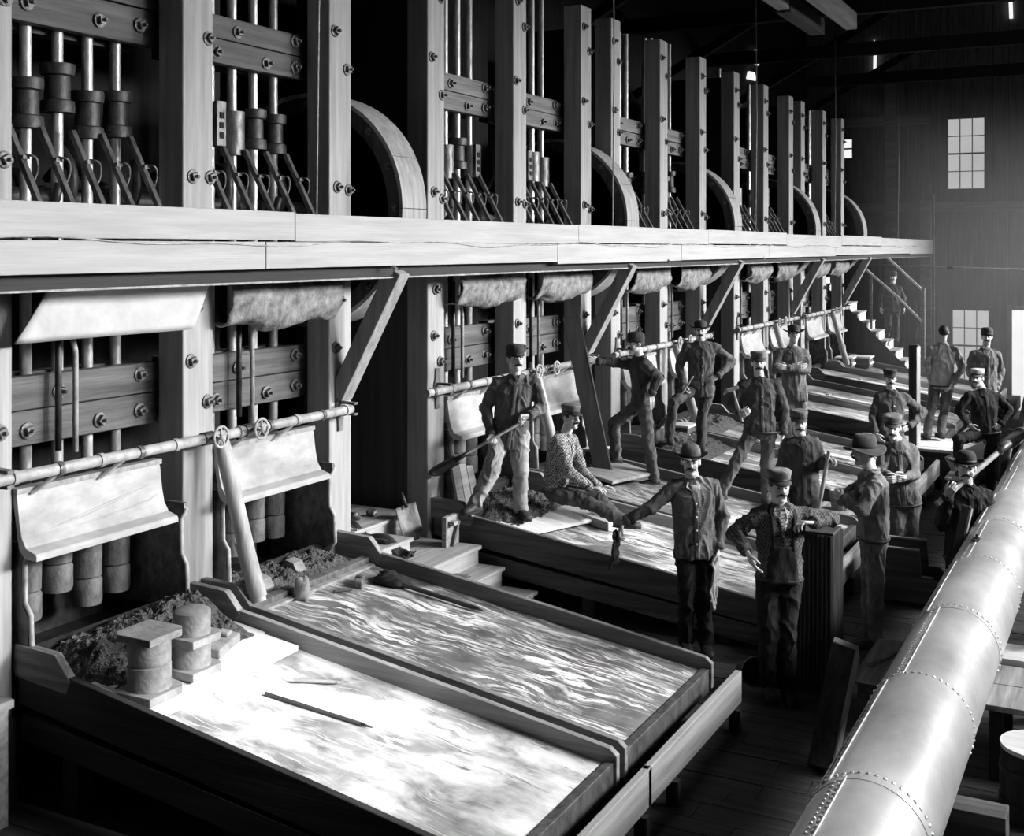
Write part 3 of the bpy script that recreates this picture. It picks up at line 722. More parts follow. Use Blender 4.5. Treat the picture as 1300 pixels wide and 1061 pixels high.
# ------------------------------------------------------------------ mud and the things on the nearest tables
def mud(label, x0, x1, y0, y1, hf, nu=70, nv=70, name='ore_pulp_heap'):
    g = G()
    def fn(u, v):
        x = x0 + (x1 - x0) * u; y = y0 + (y1 - y0) * v; base = ZT(x) - .11 if x > .02 else .8
        h = hf(u, v); e = min(1, 6 * u, 6 * (1 - u), 6 * v, 6 * (1 - v)) if True else 1
        h2 = h * max(e, 0) + (noise.noise(Vector((x * 9, y * 9, 3))) * .035 + noise.noise(Vector((x * 24, y * 24, 1))) * .03 + noise.noise(Vector((x * 55, y * 55, 1))) * .018) * max(e, .0) - .008
        return (x, y, base + h2)
    g.grid(fn, nu, nv)
    o = obj(name, g, MUD, None, smooth=False, origin=(x0, y0, .8))
    return props(o, label, 'mud', kind='stuff')
mud('dark heap of damp ore pulp at the head of the nearest table', -.1, .78, 5.22, 6.68, lambda u, v: .09 + .16 * math.exp(-((u - .45) / .3) ** 2) * (.45 + .75 * v) , 90, 110)
mud('dark ore pulp at the head of the second nearest table', -.15, .3, 6.9, 8.45, lambda u, v: .08 + .06 * (1 - u), 50, 100)
mud('dark ore pulp under the boots of the man holding the shovel', .0, .95, 10.14, 11.75, lambda u, v: .07 + .13 * math.exp(-((u - .45) / .3) ** 2 - ((v - .35) / .35) ** 2), 60, 70)
mud('dark ore pulp at the head of the fourth table', -.05, .75, 12.0, 13.6, lambda u, v: .08, 40, 50)
mud('dark ore pulp at the head of the fifth table under bowler hatted man', .0, 1.15, 14.8, 16.35, lambda u, v: .1 + .1 * math.exp(-((u - .4) / .3) ** 2), 50, 50)
mud('dark ore pulp at the head of the sixth table', .0, .7, 16.55, 18.2, lambda u, v: .12, 40, 50)
SL = Matrix.Rotation(-math.atan(.145), 3, 'Y')
def slab(name, c, sx, sy, h, m, parent, rz=0.0, bevel=.004):
    """flat piece lying on the sloping bed; c = centre on the bed surface (z added here)"""
    z0 = ZT(c[0]) - .11; g = G(); R_ = Matrix.Rotation(rz, 3, 'Z'); vs = []
    for zz in (c[2], c[2] + h):
        for a, b_ in ((-1, -1), (1, -1), (1, 1), (-1, 1)):
            p = R_ @ Vector((a * sx / 2, b_ * sy / 2, 0)); vs.append((c[0] + p.x, c[1] + p.y, z0 - .145 * p.x + zz))
    g.add(vs, [(0, 3, 2, 1), (4, 5, 6, 7), (0, 1, 5, 4), (1, 2, 6, 5), (2, 3, 7, 6), (3, 0, 4, 7)])
    return obj(name, g, m, parent, bevel)
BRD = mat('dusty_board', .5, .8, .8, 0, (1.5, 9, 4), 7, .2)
BRDM = mat('damp_board', .14, .4, .75, 0, (2, 9, 4), 7, .3)
t = thing('plank_board', 'pale two plank board across the nearest table carrying the iron dies', 'board', (.75, 6, .74))
slab('plank', (.6, 5.97, .012), .27, 1.36, .035, BRD, t, .02); slab('plank', (.89, 5.95, .012), .3, 1.36, .035, BRD, t, .02)
ZB = ZT(.86) - .11 + .055
def die(label, x, y, z, r, up, top=False):
    t = thing('iron_die', label, 'die', (x, y, z), 'iron dies')
    g = G()
    if up: g.lathe([(r * 1.0, .05), (r, .19), (r - .012, .2), (.001, .2)], (x, y, z), n=28)
    else: g.lathe([(.001, 0), (r - .008, .0), (r, .01), (r, .15)], (x, y, z), n=28)
    obj('cylinder', g, DIEM, t, smooth=True, auto=True)
    a = r + .03; c_ = a * .3; q = [(x - a, y - a + c_), (x - a + c_, y - a), (x + a, y - a), (x + a, y + a - c_), (x + a - c_, y + a), (x - a, y + a)]
    f = G(); f.prism(q, 'Z', z + (0 if up else .15), z + (.05 if up else .195)); obj('flange', f, DIEM, t, .006)
    return t
die('lower iron die of the left stack, its flange down on the board', .84, 5.42, ZB - .004, .13, True)
die('upper iron die of the left stack, square flange turned up', .84, 5.42, ZB + .197, .128, False)
die('lower iron die of the right stack beside the mud', .8, 5.83, ZB + .002, .12, True)
die('upper iron die of the right stack, round face up', .8, 5.83, ZB + .203, .118, True)
t = thing('flat_iron', 'pale flat iron block lying behind the right die stack', 'block', (.68, 6.2, .8)); slab('block', (.66, 6.22, .048), .2, .34, .06, DIEM, t, .3, .01); slab('knob', (.66, 6.3, .108), .08, .08, .03, DIEM, t, .3, .01)
def stick(label, a, b_, r, m, nm='stick'):
    t = thing(nm, label, 'stick', a); a = Vector(a); b_ = Vector(b_)
    obj('shaft', tb([a, a.lerp(b_, .9)], [r, r * .9], 9), m, t, smooth=True, auto=True); obj('tip', tb([a.lerp(b_, .9), b_], [r * .9, r * .25], 9), m, t, smooth=True)
stick('short pale stick on the white bed of the nearest table', (1.29, 6.23, .642), (1.53, 6.42, .607), .014, BRDM)
stick('long dark pointed stick on the white bed of the nearest table', (1.28, 5.97, .638), (2.03, 6.06, .532), .014, DARKW_X)
# second table: sill, cleats, hammer and rag at the far side
t = thing('mud_sill', 'low wooden sill across the head of the second nearest table', 'sill', (.3, 7.6, .8)); slab('sill', (.33, 7.66, .0), .07, 1.6, .06, SIDEX, t); slab('strip', (.4, 7.66, .0), .05, 1.6, .02, SIDEP, t)
for lab, x, y in (('pale iron cleat near the left end of the mud sill on the second table', .2, 7.22), ('pale iron cleat near the middle of the mud sill on the second table', .12, 7.72)):
    t = thing('iron_cleat', lab, 'cleat', (x, y, .85)); g = G(); g.prism([(x - .1, .84), (x - .02, .95), (x + .06, .93), (x + .1, .86), (x + .07, .83), (x + .03, .89), (x - .03, .9), (x - .07, .82)], 'Y', y - .06, y + .06); obj('plate', g, DIEM, t, .004)
    obj('pin', tb([(x, y, .9), (x, y, .8)], .02, 8), IRON, t)
t = thing('rubble_stone', 'pale rough stone standing by the sill on the second table', 'stone', (.42, 7.4, .8)); obj('stone', blob(3, (.45, 7.42, .82), (.07, .06, .1), .5), DIEM, t, smooth=True)
t = thing('sledge_head', 'pale short hammer head lying in dirt by the second table side', 'hammer', (.56, 8.0, .77)); slab('head', (.58, 8.0, .0), .07, .18, .06, BOSS, t, .5, .012); slab('eye_wedge', (.58, 8.0, .06), .03, .04, .01, IRON, t, .5)
props(obj('rag', blob(9, (.75, 8.22, .74), (.16, .1, .06), .8), RAG, None, smooth=True, origin=(.75, 8.22, .72)), 'crumpled dark rag against the far side of the second table', 'rag')
stick('long dark stick beside the side board of the second table', (.85, 8.2, .72), (1.6, 8.22, .605), .02, DARKW_X)
stick('short broken stick near the mud sill of the second table', (.55, 7.7, .745), (.62, 7.85, .735), .012, DARKW_X)
t = thing('pale_board', 'pale boards leaning before the mortar, behind the leg of the man with shovel', 'board', (.2, 10.4, .8))
for q in range(3): obj('board', bm_((.22, 10.3 + q * .14, .8), (.08, 10.36 + q * .15, 1.3 - .04 * q), .13, .03, (1, 0, .2)), LIPW, t, .004)
# third and fourth table boards
t = thing('plank_board', 'two plank board on the third table at the feet of the standing man', 'board', (1, 11, .7)); slab('plank', (.92, 10.72, .03), .4, 1.1, .03, BRD, t, -.25); slab('plank', (1.02, 11.42, .03), .4, .8, .03, BRDM, t, -.1)
t = thing('wood_block', 'small rectangular wooden block on the third table near the sitting man', 'block', (1.28, 11.2, .7)); slab('block', (1.3, 11.2, .0), .3, .13, .09, BRDM, t, -.25, .006); slab('end_face', (1.455, 11.16, .005), .012, .12, .08, BRD, t, -.25)
t = thing('plank_board', 'damp plank on the fourth table behind the sitting man', 'board', (.75, 13.0, .75)); slab('plank', (.74, 13.0, .1), .5, .9, .035, BRDM, t, -.2); slab('batten', (.62, 13.0, .06), .06, .8, .04, SIDEX, t, -.2)
t = thing('leaning_plank', 'dark plank leaning on the battery, held by the man in the round cap', 'plank', (.6, 12.9, .8)); obj('plank', bm_((.58, 12.98, .78), (.33, 12.62, 2.66), .2, .05, (-.46, .89, .1)), wood('lean_plank_wood', .05, 'Z'), t, .004); obj('edge_strip', bm_((.675, 13.03, .8), (.47, 12.73, 2.3), .014, .055, (-.46, .89, .1)), SPLASH, t)
for i, (lab, c, s_) in enumerate((('pale junk box on the fifth table head behind the bowler hatted man', (.5, 15.9), .3), ('small pale box on the ninth table head below the stairs', (.35, 27.2), .34), ('larger pale box on the farthest table head below the stairs', (.55, 27.9), .45), ('pale box at the head of the fourth table by the leaning plank', (.35, 13.4), .26))):
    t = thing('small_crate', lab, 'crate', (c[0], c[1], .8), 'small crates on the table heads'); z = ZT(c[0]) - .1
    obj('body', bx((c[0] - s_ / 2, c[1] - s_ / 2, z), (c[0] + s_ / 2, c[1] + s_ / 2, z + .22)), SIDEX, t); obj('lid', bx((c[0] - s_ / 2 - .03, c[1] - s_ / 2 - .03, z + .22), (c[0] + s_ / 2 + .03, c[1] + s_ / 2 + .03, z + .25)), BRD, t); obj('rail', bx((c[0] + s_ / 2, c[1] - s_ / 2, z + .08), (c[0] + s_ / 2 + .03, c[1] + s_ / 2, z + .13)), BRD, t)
for lab, x0, x1, y in (('long pale plank lying down the sixth table', 1.2, 3.0, 17.2), ('long pale plank lying down the eighth table', .8, 3.1, 22.7), ('long pale plank lying down the ninth table', .8, 3.1, 25.6)):
    t = thing('loose_plank', lab, 'plank', (x0, y, .6), 'loose planks on the far tables'); slab('plank', ((x0 + x1) / 2, y, .002), x1 - x0, .16, .03, BRD, t, .08); slab('batten', (x0 + .2, y, .032), .06, .2, .02, BRDM, t)

# ------------------------------------------------------------------ stairs at the far end, the pale post and its platform
t = thing('far_staircase', 'steep wooden stairs at the far end rising toward the gallery', 'stairs', (.5, 29.5, 0))
for i in range(12):
    x = 1.26 - .222 * i; z = .78 - .0 + .224 * i - .224
    obj('tread', bx((x - .24, 29.48, z + .19), (x + .02, 30.5, z + .224)), STEPW, t, .005); obj('riser', bx((x - .02, 29.5, z), (x, 30.5, z + .2)), BRD, t)
g = G(); g.prism([(1.3, 0), (1.3, .62), (-1.3, 3.22), (-1.3, 0)], 'Y', 29.46, 29.5); obj('stringer_board', g, wood('stair_side_wood', .07, 'Z'), t)
for a, b_ in (((.838, 29.6, 3.22), (1.65, 29.6, 2.44)), ((1.1, 29.6, 2.25), (1.67, 29.6, 1.66)), ((.2, 29.6, 3.05), (1.1, 29.6, 2.25))): obj('hand_rail', bm_(a, b_, .04, .05), BRD, t)
for x, z0, z1 in ((.45, 1.5, 2.8), (1.66, .3, 2.5)): obj('rail_post', bx((x - .03, 29.57, z0), (x + .03, 29.63, z1)), SIDEP, t)
rag('pale coat hanging on a peg on the far wall by the stairs', [(.2, 37.85, 1.8), (.2, 37.86, 1.4), (.22, 37.86, 1.0), (.2, 37.86, .7)], .34, cloth(.14), 'hanging_coat', 'coat', 7)
t = thing('tall_pole', 'thin pale pole standing at the far end of the gallery', 'pole', (.72, 38.0, 2)); obj('shaft', tb([(.73, 37.75, -1.3), (.72, 37.7, 5.1)], .03, 8), PIPEW, t, smooth=True, auto=True); obj('cap', tb([(.72, 37.7, 5.08), (.72, 37.7, 5.2)], [.045, .03], 8), IRON, t)
t = thing('overhead_pipe', 'thin horizontal pipe crossing the far end below the gallery', 'pipe', (2, 34, 2.9)); obj('pipe', tb([(-.4, 34, 2.99), (5.4, 34, 2.83)], .028, 8), PIPEW, t, smooth=True); obj('coupling', tb([(1.6, 34, 2.934), (1.75, 34, 2.93)], .04, 8), IRON, t); obj('hanger', tb([(5.2, 34, 2.84), (5.2, 34, 8.0)], .01, 5), IRON, t); obj('hanger', tb([(0, 34, 2.98), (0, 34, 3.3)], .01, 5), IRON, t)
t = thing('platform_walk', 'low pale plank platform between sixth and seventh tables under the man with turned back', 'platform', (3.2, 19.4, 0))
for i in range(5): obj('plank', bx((2.2 + .0, 18.72 + i * .24, .41), (4.35 + .06 * (i % 2), 18.94 + i * .24, .45)), BRD, t, .004)
for x in (2.3, 4.1):
    for y in (18.8, 19.7): obj('leg', bx((x, y, 0), (x + .1, y + .1, .41)), DARKW_Z, t)
obj('skirt_board', bx((4.33, 18.72, .05), (4.36, 19.9, .41)), DARKW_Y, t); obj('skirt_board', bx((2.2, 18.69, .05), (4.36, 18.72, .41)), DARKW_X, t)
t = thing('square_post', 'pale square post with one side coloured dark for shade, standing on the low platform', 'post', (3.14, 19.07, .45)); obj('shaft', bx((3.1, 18.97, .45), (3.18, 19.3, 1.94)), POST, t, .006); obj('shaded_face', bx((3.06, 18.955, .45), (3.17, 18.97, 1.96)), DARKW_Z, t); obj('iron_cap', bx((3.07, 18.96, 1.94), (3.19, 19.1, 1.98)), IRONM, t)  # thin dark board puts the post's shaded side into the colour

# ------------------------------------------------------------------ foreground clutter on the floor
RIBM = wood('ribbed_post_wood', .05, 'Z', .6, .6, .6)
t = thing('ribbed_post', 'dark ribbed square post the moustached man in the cap leans on', 'post', (3.95, 9.5, 0))
q = []; n = 9; a = .15
for side in range(4):
    for i in range(n):
        for k_ in range(2):
            s_ = -a + 2 * a * (i + k_ * .5) / n; d_ = a + (.014 if k_ else 0)
            q.append([(s_, -d_), (d_, s_), (-s_, d_), (-d_, -s_)][side])
g = G(); g.prism([(3.92 + x, 9.5 + y) for x, y in q], 'Z', .02, 1.22); obj('shaft', g, RIBM, t)
obj('cap_board', bx((3.77, 9.35, 1.22), (4.07, 9.65, 1.24)), RIBM, t, .005); obj('base_board', bx((3.74, 9.32, 0), (4.1, 9.68, .03)), DARKW_X, t)
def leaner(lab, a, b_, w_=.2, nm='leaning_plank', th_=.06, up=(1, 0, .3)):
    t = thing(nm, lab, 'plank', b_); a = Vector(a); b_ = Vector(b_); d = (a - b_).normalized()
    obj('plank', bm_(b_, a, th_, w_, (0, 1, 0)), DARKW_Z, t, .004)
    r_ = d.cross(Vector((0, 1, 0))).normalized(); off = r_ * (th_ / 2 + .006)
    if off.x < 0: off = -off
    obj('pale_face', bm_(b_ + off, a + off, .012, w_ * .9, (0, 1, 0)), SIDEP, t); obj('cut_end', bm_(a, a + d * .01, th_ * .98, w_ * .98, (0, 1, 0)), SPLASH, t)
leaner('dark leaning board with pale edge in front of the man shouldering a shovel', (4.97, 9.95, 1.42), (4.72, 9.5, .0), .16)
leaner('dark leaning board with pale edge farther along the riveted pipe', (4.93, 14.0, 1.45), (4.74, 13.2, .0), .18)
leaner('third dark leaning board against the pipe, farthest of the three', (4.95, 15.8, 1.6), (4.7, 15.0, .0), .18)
t = thing('timber_stub', 'dark timber stub with one face coloured pale as if lit, in the near foreground', 'timber', (4.35, 8.2, 0)); obj('timber', bm_((4.3, 7.95, .0), (4.36, 8.42, .66), .16, .2, (0, 1, .2)), DARKW_Z, t, .006); obj('pale_face', bm_((4.385, 7.95, .01), (4.445, 8.42, .66), .012, .18, (0, 1, .2)), SPLASH, t); obj('split_top', bm_((4.36, 8.4, .655), (4.365, 8.425, .68), .17, .2, (0, 1, .2)), SPLASH, t)  # pale face has light put into its colour, as the pipe shades it
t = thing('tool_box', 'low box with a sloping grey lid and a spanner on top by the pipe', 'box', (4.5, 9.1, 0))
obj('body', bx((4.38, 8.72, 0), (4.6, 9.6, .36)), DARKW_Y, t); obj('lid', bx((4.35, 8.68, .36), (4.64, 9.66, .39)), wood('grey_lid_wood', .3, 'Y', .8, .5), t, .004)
t = thing('spanner', 'small pale spanner lying on the lid of the low box', 'spanner', (4.48, 9.25, .4)); obj('shank', bm_((4.43, 9.0, .4), (4.54, 9.32, .4), .025, .012), DIEM, t)
for c in ((4.42, 8.97), (4.555, 9.36)):
    g = G(); g.lathe([(.028, 0), (.028, .014)], (c[0], c[1], .393), n=10); obj('jaw', g, DIEM, t)
stick('pale rod leaning beside the low box and the riveted pipe', (4.66, 9.35, .42), (4.7, 8.6, .2), .016, LAST, 'rod')
t = thing('wooden_trough', 'dark stepped trough with pale edges in front of the man with folded hands', 'trough', (4.15, 12.1, 0))
for yy in (11.95, 12.4):
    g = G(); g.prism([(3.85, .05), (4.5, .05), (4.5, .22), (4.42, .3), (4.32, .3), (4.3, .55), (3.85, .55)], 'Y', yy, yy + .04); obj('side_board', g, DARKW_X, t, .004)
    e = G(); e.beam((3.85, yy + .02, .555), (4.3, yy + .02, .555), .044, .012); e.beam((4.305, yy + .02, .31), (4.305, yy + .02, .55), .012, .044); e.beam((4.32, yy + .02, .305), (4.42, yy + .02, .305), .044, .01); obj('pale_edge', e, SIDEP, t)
obj('bottom_board', bx((3.85, 11.99, .05), (4.5, 12.4, .09)), DARKW_X, t); obj('end_board', bx((4.47, 11.95, .08), (4.53, 12.5, .26)), LIPW, t); obj('end_board', bx((3.85, 11.99, .05), (3.88, 12.4, .5)), LIPW, t)
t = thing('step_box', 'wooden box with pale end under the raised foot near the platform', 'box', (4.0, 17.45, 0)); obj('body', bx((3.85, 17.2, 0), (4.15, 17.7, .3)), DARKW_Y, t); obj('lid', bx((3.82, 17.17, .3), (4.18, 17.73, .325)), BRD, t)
t = thing('launder_end', 'pale slanted launder board beside the low platform', 'board', (4.1, 18.4, .2)); obj('board', bm_((3.75, 18.2, .3), (4.25, 18.3, .55), .03, .3, (0, 0, 1)), BRD, t, .004); obj('foot', bx((3.95, 18.2, 0), (4.05, 18.3, .3)), DARKW_Z, t)
t = thing('fluted_bucket', 'small pale fluted bucket standing on a dark box beyond the shovel handle', 'bucket', (3.1, 14.1, .4))
g = G(); g.lathe([(.1, 0), (.125, .2), (.13, .22), (.118, .22), (.095, .02)], (3.1, 14.1, .42), n=20); bk = obj('body', g, SPLASH, t, smooth=True, auto=True)
for i in range(16):
    an = 2 * math.pi * i / 16; obj('stave_rib', tb([(3.1 + math.cos(an) * .104, 14.1 + math.sin(an) * .104, .43), (3.1 + math.cos(an) * .127, 14.1 + math.sin(an) * .127, .62)], .01, 5), SPLASH, bk)
t = thing('dark_box', 'dark box under the pale fluted bucket', 'box', (3.1, 14.1, 0)); obj('body', bx((2.85, 13.85, 0), (3.4, 14.4, .39)), DARKW_X, t); obj('lid', bx((2.82, 13.82, .39), (3.43, 14.43, .42)), wood('grey_lid_wood', .3, 'Y', .8, .5), t)
t = thing('floor_bucket', 'dark tin pail tipped on the floor beside the moustached man', 'bucket', (3.4, 9.2, 0)); g = G(); g.lathe([(.085, 0), (.115, .22), (.12, .225), (.11, .22), (.08, .01)], (3.42, 9.2, .12), (.6, -.75, .3), 20); obj('body', g, IRONM, t, smooth=True, auto=True); obj('bail', tb([(3.5, 9.14, .2), (3.62, 9.05, .22), (3.66, 9.0, .1)], .006, 5), IRON, t)

# ------------------------------------------------------------------ the riveted pipe and what holds it
PX, PZ, PR = 5.2, 1.09, .25
fl = thing('riveted_pipe', 'large shiny riveted steel pipe running along the right side', 'pipe', (PX, 4, PZ))
y = 3.6; i = 0
RV = G(); RV.lathe([(.011, 0), (.009, .006), (.004, .009), (.0005, .01)], (0, 0, 0), n=6)
while y < 30:
    L_ = 1.28; r = PR + (.003 if i % 2 else 0); g = G(); g.lathe([(r - .01, -.03), (r, -.03), (r, L_ + .03), (r - .01, L_ + .03)], (PX, y, PZ), (0, 1, 0), 48)
    so = obj('pipe_section', g, FLUME, fl, smooth=True, auto=True)
    rv = G()
    def rivet(yy, an, rr):
        d = Vector((math.cos(an), 0, math.sin(an))); rv.lathe([(.0095, -.002), (.008, .004), (.003, .007)], Vector((PX, yy, PZ)) + d * rr, d, 6)
    if y < 14:
        for j in range(48): rivet(y + .03, 2 * math.pi * j / 48, max(r, PR + .003))
        an = math.radians(118 + (12 if i % 2 else -6))
        for j in range(30):
            for k_ in (0, .12): rivet(y + .05 + j * L_ / 30, an + k_, r)
        ro = obj('rivet_rows', rv, FLUME, so); ro['kind'] = 'stuff'
        g2 = G(); sg = []
        for sgn in (-.06, .18): sg.append((PX + math.cos(an + sgn) * (r + .002), PZ + math.sin(an + sgn) * (r + .002)))
        g2.tube([(sg[0][0], y, sg[0][1]), (sg[0][0], y + L_, sg[0][1])], .004, 5); obj('seam_edge', g2, FLUME, so)
    y += L_; i += 1
for lab, yy in (('near trestle carrying the riveted pipe', 6.0), ('middle trestle carrying the riveted pipe', 11.6), ('far trestle carrying the riveted pipe', 17.2)):
    t = thing('pipe_trestle', lab, 'trestle', (PX, yy, 0)); obj('cradle', bx((PX - .3, yy - .08, PZ - PR - .16), (PX + .42, yy + .08, PZ - PR - .012)), SIDEX, t, .006)
    for x in (-.24, .24): obj('leg', bx((PX + x - .06, yy - .06, 0), (PX + x + .06, yy + .06, PZ - PR - .16)), DARKW_Z, t)
t = thing('valve_flange', 'dark pitted hole and lug on top of the riveted pipe', 'lug', (PX, 9.3, PZ + PR)); obj('lug', blob(5, (PX - .08, 9.25, PZ + PR - .01), (.035, .06, .02), .5), IRON, t, smooth=True); obj('stud', tb([(PX - .08, 9.25, PZ + PR - .02), (PX - .08, 9.25, PZ + PR + .035)], .008, 6), IRON, t)
t = thing('work_bench', 'low plank bench right of the riveted pipe', 'bench', (5.8, 8.7, 0)); obj('top_plank', bx((5.28, 8.28, .46), (6.3, 8.7, .5)), wood('grey_lid_wood', .3, 'Y', .8, .5), t, .005); obj('top_plank', bx((5.28, 8.71, .46), (6.3, 9.12, .5)), wood('grey_lid_wood', .3, 'Y', .8, .5), t, .005); obj('pale_rail', bx((5.24, 9.14, .46), (6.3, 9.5, .54)), BRD, t, .005)
for c in ((5.3, 8.32), (6.2, 8.32), (5.3, 9.0), (6.2, 9.0)): obj('leg', bx((c[0], c[1], 0), (c[0] + .08, c[1] + .08, .46)), DARKW_Z, t)
obj('bracket_post', bx((5.5, 9.5, 0), (5.62, 9.6, .82)), BRD, t)
for z in (.62, .72): obj('bolt_stub', tb([(5.56, 9.5, z), (5.56, 9.44, z)], .022, 8), IRON, t)
t = thing('wooden_tub', 'dark tub with a pale lid at the right edge of the foreground', 'tub', (5.63, 7.9, 0)); g = G(); g.lathe([(.2, 0), (.23, .2), (.22, .42)], (5.63, 7.9, 0), n=24); obj('body', g, DARKW_Z, t, smooth=True, auto=True); g = G(); g.lathe([(.225, .42), (.225, .445), (.001, .445)], (5.63, 7.9, 0), n=24); obj('lid', g, BRD, t)
for z in (.1, .3):
    g = G(); g.lathe([(.222, -.02), (.232, -.02), (.232, .02), (.222, .02)], (5.63, 7.9, z), n=24); obj('hoop', g, IRON, t)
t = thing('bench_corner', 'wooden bench corner at the extreme left of the foreground', 'bench', (.1, 4.7, 0)); obj('top_board', bx((.04, 4.2, .7), (.2, 4.97, .75)), STEPW, t, .005); obj('leg', bx((.1, 4.85, 0), (.18, 4.94, .7)), SIDEP, t); obj('leg', bx((.1, 4.25, 0), (.18, 4.33, .7)), SIDEP, t)

